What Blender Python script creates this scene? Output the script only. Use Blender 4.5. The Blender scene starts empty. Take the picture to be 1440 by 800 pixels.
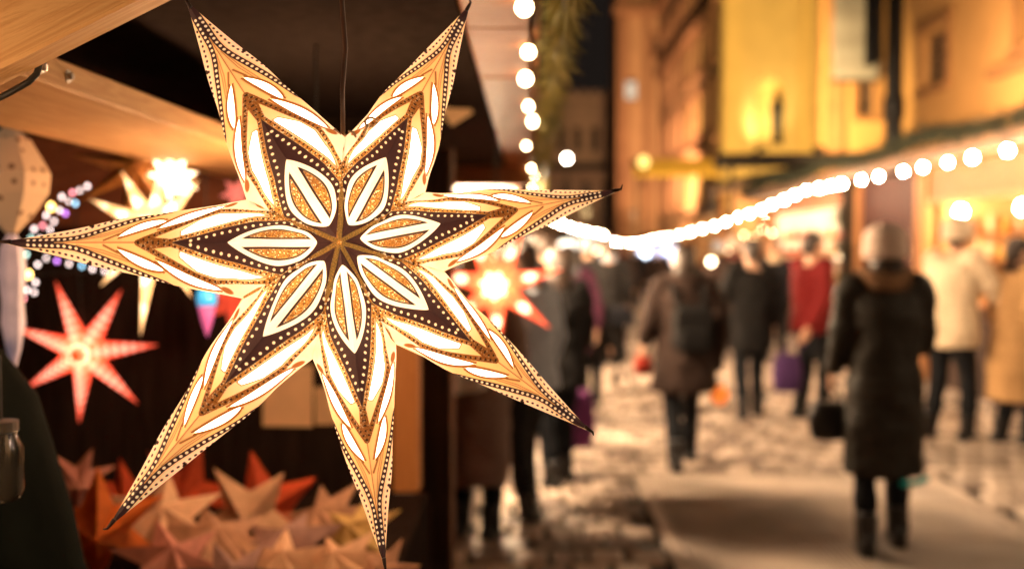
import bpy, math, random
import numpy as np
from mathutils import Vector, Matrix, Euler, Quaternion

R = math.radians
rnd = random.Random(7)
scene = bpy.context.scene
COL = scene.collection

# ------------------------------------------------------------------ camera
CAM_Z = 1.6
YAW, PITCH = R(1.02), R(2.17)
FPX = 1400.0                       # 35 mm lens on a 36 mm sensor, 1440 px wide
cam_d = bpy.data.cameras.new('camera')
cam_d.lens, cam_d.sensor_width, cam_d.sensor_fit = 35, 36, 'HORIZONTAL'
cam_d.clip_start, cam_d.clip_end = 0.05, 1000
cam_d.dof.use_dof = True
cam_d.dof.focus_distance = 0.955
cam_d.dof.aperture_fstop = 2.5
cam_d.dof.aperture_blades = 9
cam_d.dof.aperture_rotation = R(12)
cam = bpy.data.objects.new('camera', cam_d)
COL.objects.link(cam)
cam.location = (0, 0, CAM_Z)
cam.rotation_euler = (R(90) - PITCH, 0, YAW)
scene.camera = cam

# ------------------------------------------------------------------ night sky, faint sun far down, exposure
world = bpy.data.worlds.new('World')
scene.world = world
world.use_nodes = True
wn = world.node_tree
wn.nodes.clear()
sky = wn.nodes.new('ShaderNodeTexSky')
sky.sky_type = 'NISHITA'
sky.sun_disc = False
sky.sun_elevation, sky.sun_rotation = R(1.0), R(200)
bg = wn.nodes.new('ShaderNodeBackground')
bg.inputs['Strength'].default_value = 0.0006
glow = wn.nodes.new('ShaderNodeBackground')          # city glow under a black sky
glow.inputs['Color'].default_value = (1.0, 0.70, 0.58, 1)
glow.inputs['Strength'].default_value = 0.0105
add = wn.nodes.new('ShaderNodeAddShader')
wo = wn.nodes.new('ShaderNodeOutputWorld')
wn.links.new(sky.outputs[0], bg.inputs['Color'])
wn.links.new(bg.outputs[0], add.inputs[0])
wn.links.new(glow.outputs[0], add.inputs[1])
wn.links.new(add.outputs[0], wo.inputs['Surface'])
sun_d = bpy.data.lights.new('sun', 'SUN')
sun_d.energy, sun_d.angle, sun_d.color = 0.004, R(0.5), (1, .9, .8)
sun = bpy.data.objects.new('sun', sun_d)
COL.objects.link(sun)
sun.rotation_euler = (R(89), 0, R(200))
scene.view_settings.view_transform = 'Standard'
scene.view_settings.look = 'None'
scene.view_settings.exposure = 0.0
scene.view_settings.gamma = 1.0
scene.cycles.use_denoising = True
scene.cycles.denoiser = 'OPENIMAGEDENOISE'
scene.cycles.max_bounces = 6
scene.cycles.diffuse_bounces = 3
scene.cycles.glossy_bounces = 3
scene.cycles.transmission_bounces = 4
scene.cycles.sample_clamp_indirect = 6
scene.cycles.caustics_reflective = False
scene.cycles.caustics_refractive = False

cf = Vector((-math.sin(YAW), math.cos(YAW), 0))
RIGHT = Vector((math.cos(YAW), math.sin(YAW), 0))
FWD = cf * math.cos(PITCH) - Vector((0, 0, 1)) * math.sin(PITCH)
UP = Vector((0, 0, 1)) * math.cos(PITCH) + cf * math.sin(PITCH)
EYE = Vector((0, 0, CAM_Z))


def W(u, v, d):
    """where the sight line through photograph pixel (u, v) is d metres in front of the camera: used to measure the place"""
    return EYE + d * (FWD + RIGHT * ((u - 720) / FPX) + UP * ((400 - v) / FPX))


def G(u, v):
    """ground point under a pixel"""
    Y = CAM_Z * FPX / (v - 347)
    return Vector((Y * (u - 745) / FPX, Y, 0))


# ------------------------------------------------------------------ materials
MATS = {}


def nodes_of(name):
    m = bpy.data.materials.new(name)
    m.use_nodes = True
    nt = m.node_tree
    nt.nodes.clear()
    return m, nt


def N(nt, t, **kw):
    n = nt.nodes.new(t)
    for k, v in kw.items():
        if k in ('operation', 'blend_type', 'data_type', 'attribute_name', 'attribute_type', 'clamp', 'wave_type', 'bands_direction', 'feature', 'interpolation_type', 'use_clamp'):
            setattr(n, k, v)
        else:
            n.inputs[k].default_value = v
    return n


def mat(name, col, rough=.7, var=.25, scale=8, bump=.15, col2=None, metal=0, spec=.4, stretch=None, emit=None, estr=0, transl=0, sheen=0):
    """a procedural surface: two tones mixed by noise, a little relief"""
    if name in MATS:
        return MATS[name]
    m, nt = nodes_of(name)
    L = nt.links.new
    out = N(nt, 'ShaderNodeOutputMaterial')
    b = N(nt, 'ShaderNodeBsdfPrincipled')
    b.inputs['Roughness'].default_value = rough
    b.inputs['Metallic'].default_value = metal
    b.inputs['Specular IOR Level'].default_value = spec
    if sheen:
        b.inputs['Sheen Weight'].default_value = sheen
    tc = N(nt, 'ShaderNodeTexCoord')
    mp = N(nt, 'ShaderNodeMapping')
    mp.inputs['Scale'].default_value = stretch or (1, 1, 1)
    L(tc.outputs['Object'], mp.inputs['Vector'])
    nz = N(nt, 'ShaderNodeTexNoise')
    nz.inputs['Scale'].default_value = scale
    nz.inputs['Detail'].default_value = 6
    L(mp.outputs[0], nz.inputs['Vector'])
    c2 = col2 or tuple(c * (1 - var) for c in col)
    mx = N(nt, 'ShaderNodeMix', data_type='RGBA')
    mx.inputs['A'].default_value = (*col, 1)
    mx.inputs['B'].default_value = (*c2, 1)
    rp = N(nt, 'ShaderNodeMapRange')
    rp.inputs['From Min'].default_value = .35
    rp.inputs['From Max'].default_value = .65
    L(nz.outputs['Fac'], rp.inputs['Value'])
    L(rp.outputs[0], mx.inputs['Factor'])
    oi = N(nt, 'ShaderNodeObjectInfo')
    hs = N(nt, 'ShaderNodeHueSaturation')
    mv = N(nt, 'ShaderNodeMapRange')
    mv.inputs['To Min'].default_value = .85
    mv.inputs['To Max'].default_value = 1.15
    L(oi.outputs['Random'], mv.inputs['Value'])
    L(mv.outputs[0], hs.inputs['Value'])
    L(mx.outputs['Result'], hs.inputs['Color'])
    L(hs.outputs[0], b.inputs['Base Color'])
    if bump:
        bp = N(nt, 'ShaderNodeBump')
        bp.inputs['Strength'].default_value = bump
        bp.inputs['Distance'].default_value = .02
        L(nz.outputs['Fac'], bp.inputs['Height'])
        L(bp.outputs[0], b.inputs['Normal'])
    if estr:
        b.inputs['Emission Color'].default_value = (*(emit or col), 1)
        b.inputs['Emission Strength'].default_value = estr
    sh = b.outputs[0]
    if transl:
        tr = N(nt, 'ShaderNodeBsdfTranslucent')
        L(hs.outputs[0], tr.inputs['Color'])
        ms = N(nt, 'ShaderNodeMixShader')
        ms.inputs[0].default_value = transl
        L(sh, ms.inputs[1])
        L(tr.outputs[0], ms.inputs[2])
        sh = ms.outputs[0]
    L(sh, out.inputs['Surface'])
    MATS[name] = m
    return m


def wood(name, col, dark, scale=3.0, axis=1, rough=.65, spec=.35):
    """planed timber: grain stretched along one axis with rings and knots"""
    if name in MATS:
        return MATS[name]
    m, nt = nodes_of(name)
    L = nt.links.new
    out = N(nt, 'ShaderNodeOutputMaterial')
    b = N(nt, 'ShaderNodeBsdfPrincipled')
    b.inputs['Roughness'].default_value = rough
    b.inputs['Specular IOR Level'].default_value = spec
    tc = N(nt, 'ShaderNodeTexCoord')
    mp = N(nt, 'ShaderNodeMapping')
    s = [14, 14, 14]
    s[axis] = .9
    mp.inputs['Scale'].default_value = s
    L(tc.outputs['Object'], mp.inputs['Vector'])
    nz = N(nt, 'ShaderNodeTexNoise')
    nz.inputs['Scale'].default_value = scale
    nz.inputs['Detail'].default_value = 5
    nz.inputs['Distortion'].default_value = .8
    L(mp.outputs[0], nz.inputs['Vector'])
    wv = N(nt, 'ShaderNodeMath', operation='SINE')
    mu = N(nt, 'ShaderNodeMath', operation='MULTIPLY')
    mu.inputs[1].default_value = 34
    L(nz.outputs['Fac'], mu.inputs[0])
    L(mu.outputs[0], wv.inputs[0])
    mr = N(nt, 'ShaderNodeMapRange')
    mr.inputs['From Min'].default_value = -1
    mr.inputs['To Max'].default_value = .75
    L(wv.outputs[0], mr.inputs['Value'])
    mx = N(nt, 'ShaderNodeMix', data_type='RGBA')
    mx.inputs['A'].default_value = (*col, 1)
    mx.inputs['B'].default_value = (*dark, 1)
    L(mr.outputs[0], mx.inputs['Factor'])
    vo = N(nt, 'ShaderNodeTexVoronoi')
    mp2 = N(nt, 'ShaderNodeMapping')
    s2 = [5, 5, 5]
    s2[axis] = 2.2
    mp2.inputs['Scale'].default_value = s2
    L(tc.outputs['Object'], mp2.inputs['Vector'])
    L(mp2.outputs[0], vo.inputs['Vector'])
    vo.inputs['Scale'].default_value = 1.0
    kr = N(nt, 'ShaderNodeMapRange')
    kr.inputs['From Min'].default_value = .03
    kr.inputs['From Max'].default_value = .09
    kr.inputs['To Min'].default_value = .8
    kr.inputs['To Max'].default_value = 0
    L(vo.outputs['Distance'], kr.inputs['Value'])
    mk = N(nt, 'ShaderNodeMix', data_type='RGBA')
    L(mx.outputs['Result'], mk.inputs['A'])
    mk.inputs['B'].default_value = (*(c * .35 for c in dark), 1)
    L(kr.outputs[0], mk.inputs['Factor'])
    L(mk.outputs['Result'], b.inputs['Base Color'])
    bp = N(nt, 'ShaderNodeBump')
    bp.inputs['Strength'].default_value = .12
    bp.inputs['Distance'].default_value = .004
    L(wv.outputs[0], bp.inputs['Height'])
    L(bp.outputs[0], b.inputs['Normal'])
    L(b.outputs[0], out.inputs['Surface'])
    MATS[name] = m
    return m


def lamp_mat(name, col, strength):
    """something that gives off light"""
    if name in MATS:
        return MATS[name]
    m, nt = nodes_of(name)
    out = N(nt, 'ShaderNodeOutputMaterial')
    e = N(nt, 'ShaderNodeEmission')
    e.inputs['Color'].default_value = (*col, 1)
    e.inputs['Strength'].default_value = strength
    nt.links.new(e.outputs[0], out.inputs['Surface'])
    MATS[name] = m
    return m


# ------------------------------------------------------------------ mesh building
class MB:
    def __init__(s):
        s.v, s.f, s.m = [], [], []

    def add(s, vs, fs, mi=0):
        o = len(s.v)
        s.v += [tuple(p) for p in vs]
        s.f += [tuple(i + o for i in f) for f in fs]
        s.m += [mi] * len(fs)
        return s

    def box(s, c, d, rot=None, ch=0.0, mi=0):
        """box centred at c, dims d; ch chamfers all the vertical and top edges"""
        hx, hy, hz = d[0] / 2, d[1] / 2, d[2] / 2
        M = (rot.to_matrix() if isinstance(rot, (Euler, Quaternion)) else rot) if rot is not None else Matrix.Identity(3)
        c = Vector(c)
        if ch:
            k = min(ch, hx * .9, hy * .9, hz * .9)
            pts = []
            for sz in (-1, 1):
                for (ax, ay, az) in ((hx - k, hy - k, hz), (hx, hy, hz - k)) if sz > 0 else ((hx, hy, hz - k), (hx - k, hy - k, hz)):
                    pts += [c + M @ Vector((sx * ax, sy * ay, sz * az)) for sx, sy in ((-1, -1), (1, -1), (1, 1), (-1, 1))]
            if True:
                # order: bottom ring wide, bottom ring narrow, top narrow, top wide
                bw, bn, tn, tw = pts[0:4], pts[4:8], pts[8:12], pts[12:16]
                rings = [bn, bw, tw, tn]
                vs = [p for r_ in rings for p in r_]
                fs = [(3, 2, 1, 0), (12, 13, 14, 15)]
                for r_ in range(3):
                    for i in range(4):
                        a, b = r_ * 4 + i, r_ * 4 + (i + 1) % 4
                        fs.append((a, b, b + 4, a + 4))
                return s.add(vs, fs, mi)
        vs = [c + M @ Vector((x * hx, y * hy, z * hz)) for z in (-1, 1) for x, y in ((-1, -1), (1, -1), (1, 1), (-1, 1))]
        return s.add(vs, [(3, 2, 1, 0), (4, 5, 6, 7), (0, 1, 5, 4), (1, 2, 6, 5), (2, 3, 7, 6), (3, 0, 4, 7)], mi)

    def loft(s, rings, cap=True, mi=0):
        n = len(rings[0])
        vs = [p for r_ in rings for p in r_]
        fs = []
        for k in range(len(rings) - 1):
            for i in range(n):
                j = (i + 1) % n
                fs.append((k * n + i, k * n + j, (k + 1) * n + j, (k + 1) * n + i))
        if cap:
            fs.append(tuple(reversed(range(n))))
            fs.append(tuple((len(rings) - 1) * n + i for i in range(n)))
        return s.add(vs, fs, mi)

    def tube(s, pts, rad, n=8, cap=True, mi=0):
        """round tube through pts with a radius for each"""
        pts = [Vector(p) for p in pts]
        if not hasattr(rad, '__len__'):
            rad = [rad] * len(pts)
        T = []
        for i in range(len(pts)):
            a, b = pts[max(i - 1, 0)], pts[min(i + 1, len(pts) - 1)]
            T.append((b - a).normalized())
        ref = Vector((0, 0, 1)) if abs(T[0].z) < .9 else Vector((1, 0, 0))
        u = T[0].cross(ref).normalized()
        rings = []
        for i, p in enumerate(pts):
            u = (u - T[i] * u.dot(T[i])).normalized()
            w = T[i].cross(u)
            rings.append([p + (u * math.cos(2 * math.pi * k / n) + w * math.sin(2 * math.pi * k / n)) * rad[i] for k in range(n)])
        return s.loft(rings, cap, mi)

    def lathe(s, prof, c=(0, 0, 0), n=12, M=None, mi=0, cap=True):
        """profile of (radius, height) turned about z"""
        M = M or Matrix.Identity(3)
        c = Vector(c)
        rings = [[c + M @ Vector((max(r_, 1e-4) * math.cos(2 * math.pi * k / n), max(r_, 1e-4) * math.sin(2 * math.pi * k / n), z)) for k in range(n)] for r_, z in prof]
        return s.loft(rings, cap, mi)

    def ell(s, c, r, n=12, m=8, M=None, mi=0):
        M = M or Matrix.Identity(3)
        c = Vector(c)
        rings = []
        for j in range(m + 1):
            t = -math.pi / 2 + math.pi * j / m
            k_ = max(math.cos(t), .02)
            rings.append([c + M @ Vector((r[0] * k_ * math.cos(2 * math.pi * i / n), r[1] * k_ * math.sin(2 * math.pi * i / n), r[2] * math.sin(t))) for i in range(n)])
        return s.loft(rings, True, mi)

    def build(s, name, m, parent=None, org=None, smooth=False, remesh=0, smoothing=0, link=True):
        o_ = Vector(org) if org is not None else world_loc(parent)
        me = bpy.data.meshes.new(name)
        me.from_pydata([(p[0] - o_.x, p[1] - o_.y, p[2] - o_.z) for p in s.v], [], s.f)
        ms = m if isinstance(m, (list, tuple)) else [m]
        for q in ms:
            me.materials.append(q)
        if len(ms) > 1:
            me.polygons.foreach_set('material_index', s.m)
        if smooth:
            me.polygons.foreach_set('use_smooth', [True] * len(me.polygons))
        me.update()
        o = bpy.data.objects.new(name, me)
        COL.objects.link(o)
        if parent is not None:
            o.parent = parent
        if remesh:
            r_ = o.modifiers.new('join', 'REMESH')
            r_.mode, r_.voxel_size, r_.use_smooth_shade = 'VOXEL', remesh, True
            if smoothing:
                k = o.modifiers.new('soften', 'SMOOTH')
                k.factor, k.iterations = .5, smoothing
        return o


def world_loc(o):
    v = Vector((0, 0, 0))
    while o is not None:
        v += o.location
        o = o.parent
    return v


def thing(name, label, cat, loc=(0, 0, 0), rz=0, group=None):
    o = bpy.data.objects.new(name, None)
    COL.objects.link(o)
    o.empty_display_size = .1
    o.location, o.rotation_euler = loc, (0, 0, rz)
    return tag(o, label, cat, group)


def tag(o, label, cat, group=None):
    o['label'], o['category'] = label, cat
    if group:
        o['group'] = group
    return o


def structure(o):
    o['kind'] = 'structure'
    return o


def inst(src, name, parent, loc=(0, 0, 0), M=None):
    """another object sharing a mesh"""
    o = bpy.data.objects.new(name, src)
    COL.objects.link(o)
    o.parent = parent
    o.matrix_local = Matrix.Translation(loc) @ (M.to_4x4() if M is not None else Matrix.Identity(4))
    return o


def point_light(name, loc, power, col, rad=.03, parent=None):
    d = bpy.data.lights.new(name, 'POINT')
    d.energy, d.color, d.shadow_soft_size = power, col, rad
    o = bpy.data.objects.new(name, d)
    COL.objects.link(o)
    o.location = Vector(loc) - world_loc(parent)
    if parent is not None:
        o.parent = parent
    return o


def spot_light(name, loc, target, power, col, angle, blend=.6, rad=.1, parent=None):
    d = bpy.data.lights.new(name, 'SPOT')
    d.energy, d.color, d.spot_size, d.spot_blend, d.shadow_soft_size = power, col, angle, blend, rad
    o = bpy.data.objects.new(name, d)
    COL.objects.link(o)
    o.location = Vector(loc) - world_loc(parent)
    o.rotation_euler = (Vector(target) - Vector(loc)).to_track_quat('-Z', 'Y').to_euler()
    if parent is not None:
        o.parent = parent
    return o


WARM = (1.0, .60, .27)
WARMER = (1.0, .50, .17)

M_pine = wood('pine timber', (.64, .36, .15), (.52, .26, .095), axis=1)
M_pine_x = wood('pine rafter', (.62, .37, .16), (.52, .28, .105), axis=0)
M_post = wood('post timber', (.60, .25, .075), (.48, .18, .05), axis=2)
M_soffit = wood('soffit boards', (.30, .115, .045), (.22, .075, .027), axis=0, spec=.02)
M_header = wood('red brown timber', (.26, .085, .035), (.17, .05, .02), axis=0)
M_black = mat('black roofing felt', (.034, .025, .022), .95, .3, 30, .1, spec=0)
M_darkwood = mat('dark stained boards', (.034, .022, .018), .85, .4, 6, .2, stretch=(12, 12, 1), spec=0)
M_steel = mat('galvanised steel', (.55, .5, .45), .3, .3, 60, .05, metal=1)
M_rubber = mat('black cable sheath', (.015, .013, .012), .45, .3, 40, .05)
M_iron = mat('dark painted iron', (.02, .018, .017), .55, .4, 20, .1)
M_card = mat('cream card', (.90, .60, .34), .85, .12, 12, .03)
M_white_paper = mat('white paper', (.85, .78, .66), .85, .06, 12, .03)
M_needle = mat('pine needles', (.36, .29, .075), .55, .5, 9, 0, col2=(.14, .13, .03))
M_needle_dk = mat('dark fir needles', (.030, .036, .014), .7, .5, 9, 0)

# ================================================================== HERO STAR
# measured outline of the lantern (photograph pixels), laid on the tilted plane the lantern hangs in
SC = (477, 341)
ST = [(262, 3), (660, 8), (870, 268), (831, 607), (541, 797), (152, 742), (2, 341)]
SN = [(485, 195), (598, 272), (622, 383), (556, 484), (441, 502), (340, 420), (347, 283)]
fa, fb = .10, -.22
Rx = Matrix(((1, 0, 0), (0, math.cos(fa), -math.sin(fa)), (0, math.sin(fa), math.cos(fa))))
Ry = Matrix(((math.cos(fb), 0, math.sin(fb)), (0, 1, 0), (-math.sin(fb), 0, math.cos(fb))))
PN = (Ry @ Rx) @ Vector((0, 0, 1))
PP = Vector((-.1615, .0184, .97))


def on_plane(u, v, off=0.0):
    d = Vector(((u - 720) / FPX, (400 - v) / FPX, 1))
    q = d * ((PP + PN * off).dot(PN) / d.dot(PN))
    return EYE + RIGHT * q.x + UP * q.y + FWD * q.z


S_C = on_plane(*SC, off=-.062)
S_T = [on_plane(*p) for p in ST]
S_N = [on_plane(*p) for p in SN]
S_axis = (RIGHT * PN.x + UP * PN.y + FWD * PN.z).normalized()      # points away from the camera
S_mid = sum(S_N, Vector()) / 7
S_B = S_mid + S_axis * .062

XN, YN = .29, .145


def poly_dist(x, y, pts):
    d = np.full(x.shape, 9.0)
    for (x0, y0), (x1, y1) in zip(pts[:-1], pts[1:]):
        dx, dy = x1 - x0, y1 - y0
        t = np.clip(((x - x0) * dx + (y - y0) * dy) / (dx * dx + dy * dy), 0, 1)
        d = np.minimum(d, np.hypot(x - x0 - t * dx, y - y0 - t * dy))
    return d


def along(pts, step, start=0.0):
    out, acc = [], -start
    for (x0, y0), (x1, y1) in zip(pts[:-1], pts[1:]):
        l = math.hypot(x1 - x0, y1 - y0)
        while acc <= l:
            if acc >= 0:
                out.append((x0 + (x1 - x0) * acc / l, y0 + (y1 - y0) * acc / l, math.atan2(y1 - y0, x1 - x0)))
            acc += step
        acc -= l
    return out


def dots(x, y, pts, step, r, el=1.0, start=0.0):
    d = np.full(x.shape, -1.0)
    for px, py, a in along(pts, step, start):
        c, s_ = math.cos(a), math.sin(a)
        X, Y = (x - px) * c + (y - py) * s_, -(x - px) * s_ + (y - py) * c
        d = np.maximum(d, r - np.hypot(X / el, Y))
    return d


def star_print(x, y):
    """signed fields (positive inside) of the print on half a ray; x runs centre to tip, y from the ridge to the edge"""
    I = lambda p: np.interp(x, [a for a, _ in p], [b for _, b in p])
    u = np.clip((x - .066) / .266, 0, 1)
    leaf = .0555 * np.sin(np.pi * u ** .777) ** .88
    leaf = np.where((x < .066) | (x > .332), -.02, leaf)
    outer, inner = leaf - y, leaf - .0122 - y
    bar = .0102 - y
    cream = np.minimum(outer, np.maximum(-inner, bar))
    lens = np.minimum(inner - .0046, y - .0102 - .0058)
    D = I([(0, .09), (.17, .077), (.2, .0755), (.25, .066), (.3, .0505), (.35, .038), (.4, .026), (.45, .013), (.5, 0), (.52, -.05), (1, -.4)])
    c_, s_ = XN / math.hypot(XN, YN), YN / math.hypot(XN, YN)
    dv = np.abs(-x * s_ + y * c_)
    al = x * c_ + y * s_
    zone = np.minimum(D - y, dv - .0075)
    wdots = [(.122, .0535), (.146, .0625), (.169, .066), (.196, .065), (.222, .0605), (.249, .054), (.274, .047), (.3, .0375), (.323, .031), (.346, .0265), (.38, .019), (.415, .011), (.447, .004)]
    w = dots(x, y, wdots, .0235, .0038, 1.2)
    line = [(.50, .108), (.52, .099), (.57, .083), (.62, .066), (.665, .050), (.71, .035), (.75, .022), (.785, .013), (.82, .0085), (.88, .0075), (.93, .006), (1, 0)]
    ld = .0068 - poly_dist(x, y, line)
    LY = I([(.5, .108), (.52, .099), (.57, .083), (.62, .066), (.665, .050), (.71, .035), (.75, .022), (.785, .013), (.82, .0085), (.88, .0075), (.93, .006), (1, 0)])
    tip = np.minimum(x - .845, LY - y)
    tip = np.maximum(tip, x - .925 - y * 1.5)
    w = np.maximum(w, dots(x, y, [p for p in line if p[0] < .94], .0178, .0034, 1.4, .006))
    dark = np.maximum(np.minimum(zone, -np.maximum(cream, lens)), np.maximum(ld, tip))
    band2 = [(.14, .080), (.18, .091), (.22, .099), (.285, .1025), (.364, .096), (.42, .077), (.479, .052), (.544, .0246), (.60, 0)]
    b2w = I([(.14, .005), (.3, .0052), (.45, .0066), (.6, .008)])
    b2 = b2w - poly_dist(x, y, band2)
    D1 = np.maximum(D, 0)
    b1 = np.minimum(y - D, D1 + I([(.1, .02), (.22, .0115), (.5, .010), (.58, .016)]) - y)
    b1 = np.minimum(b1, .585 - x)
    fill = np.minimum(np.minimum(.215 - x, y - D), .10 - y)          # glitter filling beside the seam
    strip = np.minimum(.008 - dv, .24 - al)
    gold = np.maximum.reduce([lens, b1, b2, fill, strip])
    lo1 = D1 + I([(.2, .0165), (.36, .0175), (.47, .0145)])
    B2 = I(band2)
    hi1 = B2 - .0118
    hi1 = np.minimum(hi1, I([(.21, .086), (.225, .091), (.36, .1), (.40, .078), (.475, .030)]))
    w1 = np.minimum(np.minimum(y - lo1, hi1 - y), np.minimum(x - .215, .472 - x))

    def lens_win(x0, y0, x1, y1, hw, bow):
        l = math.hypot(x1 - x0, y1 - y0)
        tx, ty = (x1 - x0) / l, (y1 - y0) / l
        t = ((x - x0) * tx + (y - y0) * ty) / l
        n_ = -(x - x0) * ty + (y - y0) * tx
        tt = np.clip(t, 0, 1)
        mid = bow * np.sin(np.pi * tt)
        return np.where((t < -.05) | (t > 1.05), -.03, hw * np.sin(np.pi * tt ** .85) ** .8 - np.abs(n_ - mid))
    w2 = lens_win(.355, .1165, .54, .044, .0105, .006)
    w3 = lens_win(.525, .066, .655, .017, .0086, .004)
    win = np.maximum.reduce([w1, w2, w3])
    o23 = np.maximum(w2, w3)
    orange = np.minimum(o23 + .0068, -o23 - .0008)
    orange = np.maximum(orange, np.minimum(w1 + .0036, -w1 - .0004))
    hook = .0026 - poly_dist(x, y, [(.60, .034), (.66, .0225), (.70, .006)])
    hook = np.maximum(hook, .0024 - poly_dist(x, y, [(.36, .1225), (.45, .098), (.55, .052), (.60, .034)]))
    orange = np.maximum(orange, np.where(x > .34, .0012 - y, -1))
    for oy in (.011, .021):
        orange = np.maximum(orange, .0011 - poly_dist(x, y, [(.62, .052 - oy * .5), (.70, .031 - oy * .6), (.78, .012 - oy * .3)]))
    ell = 1 - np.hypot((x - .333) / .019, ((y - .121) + .45 * (x - .333)) / .0085)
    ring = .0045 - np.abs(ell) * .009
    orange = np.maximum.reduce([orange, hook, np.minimum(ell * .009, .02)])
    sp = dots(x, y, band2, .0165, .0034, 1.0)
    sp = np.maximum(sp, dots(x, y, [(.2, .083), (.25, .0725), (.3, .057), (.35, .0445), (.4, .033), (.45, .02), (.50, .0065), (.57, .0)], .0165, .0031))
    dash = [(.60, .089), (.66, .070), (.72, .051), (.78, .034), (.84, .0235), (.90, .016)]
    sp = np.maximum(sp, dots(x, y, dash, .0185, .0029, 1.7))
    sp = np.maximum(sp, .0045 - np.hypot((x - .745) / 1.8, y - .05))
    warm = np.clip((x - .34) / .2, 0, 1) * np.clip(1 - (y - LY) / .02, .25, 1)  # print tone, with the bulb's fall-off toward the tip put into the colour
    warm = np.where(y > B2 + .004, warm, np.maximum(warm, .6))
    warm = np.where((cream > -.002) & (x < .34), .0, warm)
    warm = np.clip(warm + np.clip((x - .6) / .3, 0, 1) * .2, 0, 1)
    deep = np.where(b2 > -.004, np.clip((x - .28) / .12, 0, 1), np.clip((x - .42) / .1, 0, 1)) * np.where(lens > 0, 0, 1)
    return dict(deep=deep, leaf=cream, dark=dark, gold=gold, window=win, orange=orange, dot=w, speck=sp, warm=warm)


def star_paper():
    m, nt = nodes_of('printed star paper')
    L = nt.links.new
    out = N(nt, 'ShaderNodeOutputMaterial')

    def att(n_):
        return N(nt, 'ShaderNodeAttribute', attribute_name=n_, attribute_type='GEOMETRY').outputs['Fac']

    def step(n_, w=.0011):
        r_ = N(nt, 'ShaderNodeMapRange', interpolation_type='SMOOTHSTEP')
        r_.inputs['From Min'].default_value = -w
        r_.inputs['From Max'].default_value = w
        L(att(n_), r_.inputs['Value'])
        return r_.outputs[0]

    def mix(a, b, f):
        x_ = N(nt, 'ShaderNodeMix', data_type='RGBA')
        for k, q in (('A', a), ('B', b)):
            if isinstance(q, tuple):
                x_.inputs[k].default_value = (*q, 1)
            else:
                L(q, x_.inputs[k])
        if isinstance(f, float):
            x_.inputs['Factor'].default_value = f
        else:
            L(f, x_.inputs['Factor'])
        return x_.outputs['Result']
    tc = N(nt, 'ShaderNodeTexCoord')
    # paper fibre, slightly uneven
    fib = N(nt, 'ShaderNodeTexNoise', Scale=38.0, Detail=5.0)
    L(tc.outputs['Object'], fib.inputs['Vector'])
    base = mix((.98, .78, .54), (.88, .52, .19), att('warm'))
    base = mix(base, (.74, .36, .09), N_fac(nt, fib.outputs['Fac'], .5, .72, .30))
    base = mix(base, (.30, .095, .018), step('orange', .0022))
    # glitter: tiny flakes, some bright some dark
    gl = N(nt, 'ShaderNodeTexVoronoi', Scale=820.0)
    L(tc.outputs['Object'], gl.inputs['Vector'])
    sep = N(nt, 'ShaderNodeSeparateColor')
    L(gl.outputs['Color'], sep.inputs[0])
    gcol = mix((.16, .055, .010), (.58, .265, .055), N_fac(nt, sep.outputs[0], .05, .8, 1))
    gcol = mix(gcol, (1.0, .86, .5), N_fac(nt, sep.outputs[1], .86, .92, .9))
    big = N(nt, 'ShaderNodeTexNoise', Scale=26.0)
    L(tc.outputs['Object'], big.inputs['Vector'])
    gcol = mix(gcol, (.16, .055, .012), N_fac(nt, big.outputs['Fac'], .52, .68, .5))
    gcol = mix(gcol, (.15, .045, .008), N_fac(nt, att('deep'), .0, 1.0, .75))
    gf = step('gold')
    base = mix(base, gcol, gf)
    base = mix(base, (1.0, .90, .74), step('leaf'))
    base = mix(base, (.030, .009, .0045), step('speck', .0012))
    base = mix(base, (.036, .014, .012), step('dark'))
    base = mix(base, (.95, .72, .44), step('dot', .0013))
    wf = step('window', .0016)
    # emission: the bulb's light through the sheet
    es = N(nt, 'ShaderNodeMapRange')
    es.inputs['To Min'].default_value = PAPER_E
    es.inputs['To Max'].default_value = WINDOW_E
    L(wf, es.inputs['Value'])
    ec = mix(base, (1.0, .84, .60), wf)
    em = N(nt, 'ShaderNodeEmission')
    L(ec, em.inputs['Color'])
    L(es.outputs[0], em.inputs['Strength'])
    df = N(nt, 'ShaderNodeBsdfPrincipled')
    df.inputs['Roughness'].default_value = .55
    L(base, df.inputs['Base Color'])
    bp = N(nt, 'ShaderNodeBump')
    bp.inputs['Strength'].default_value = .5
    bp.inputs['Distance'].default_value = .0006
    L(gl.outputs['Distance'], bp.inputs['Height'])
    L(bp.outputs[0], df.inputs['Normal'])
    tr = N(nt, 'ShaderNodeBsdfTranslucent')
    L(ec, tr.inputs['Color'])
    ms = N(nt, 'ShaderNodeMixShader')
    ms.inputs[0].default_value = .55
    L(df.outputs[0], ms.inputs[1])
    L(tr.outputs[0], ms.inputs[2])
    ad = N(nt, 'ShaderNodeAddShader')
    L(ms.outputs[0], ad.inputs[0])
    L(em.outputs[0], ad.inputs[1])
    L(ad.outputs[0], out.inputs['Surface'])
    return m


def N_fac(nt, sock, lo, hi, mx=1.0):
    r_ = N(nt, 'ShaderNodeMapRange')
    r_.inputs['From Min'].default_value = lo
    r_.inputs['From Max'].default_value = hi
    r_.inputs['To Max'].default_value = mx
    nt.links.new(sock, r_.inputs['Value'])
    return r_.outputs[0]


PAPER_E, WINDOW_E = .50, 9.0
M_star = star_paper()
M_gold = mat('gold glitter fold', (.75, .38, .09), .35, .8, 900, .6, col2=(.10, .03, .006), metal=.6, emit=(.6, .26, .05), estr=.5)
M_ink = mat('black brown ink', (.03, .012, .010), .6, .3, 60, .05)

hero = thing('paper_star_lantern', 'large sharp lit paper star with gold print and cut-out windows, hanging in front', 'star lantern', S_mid)


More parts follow.
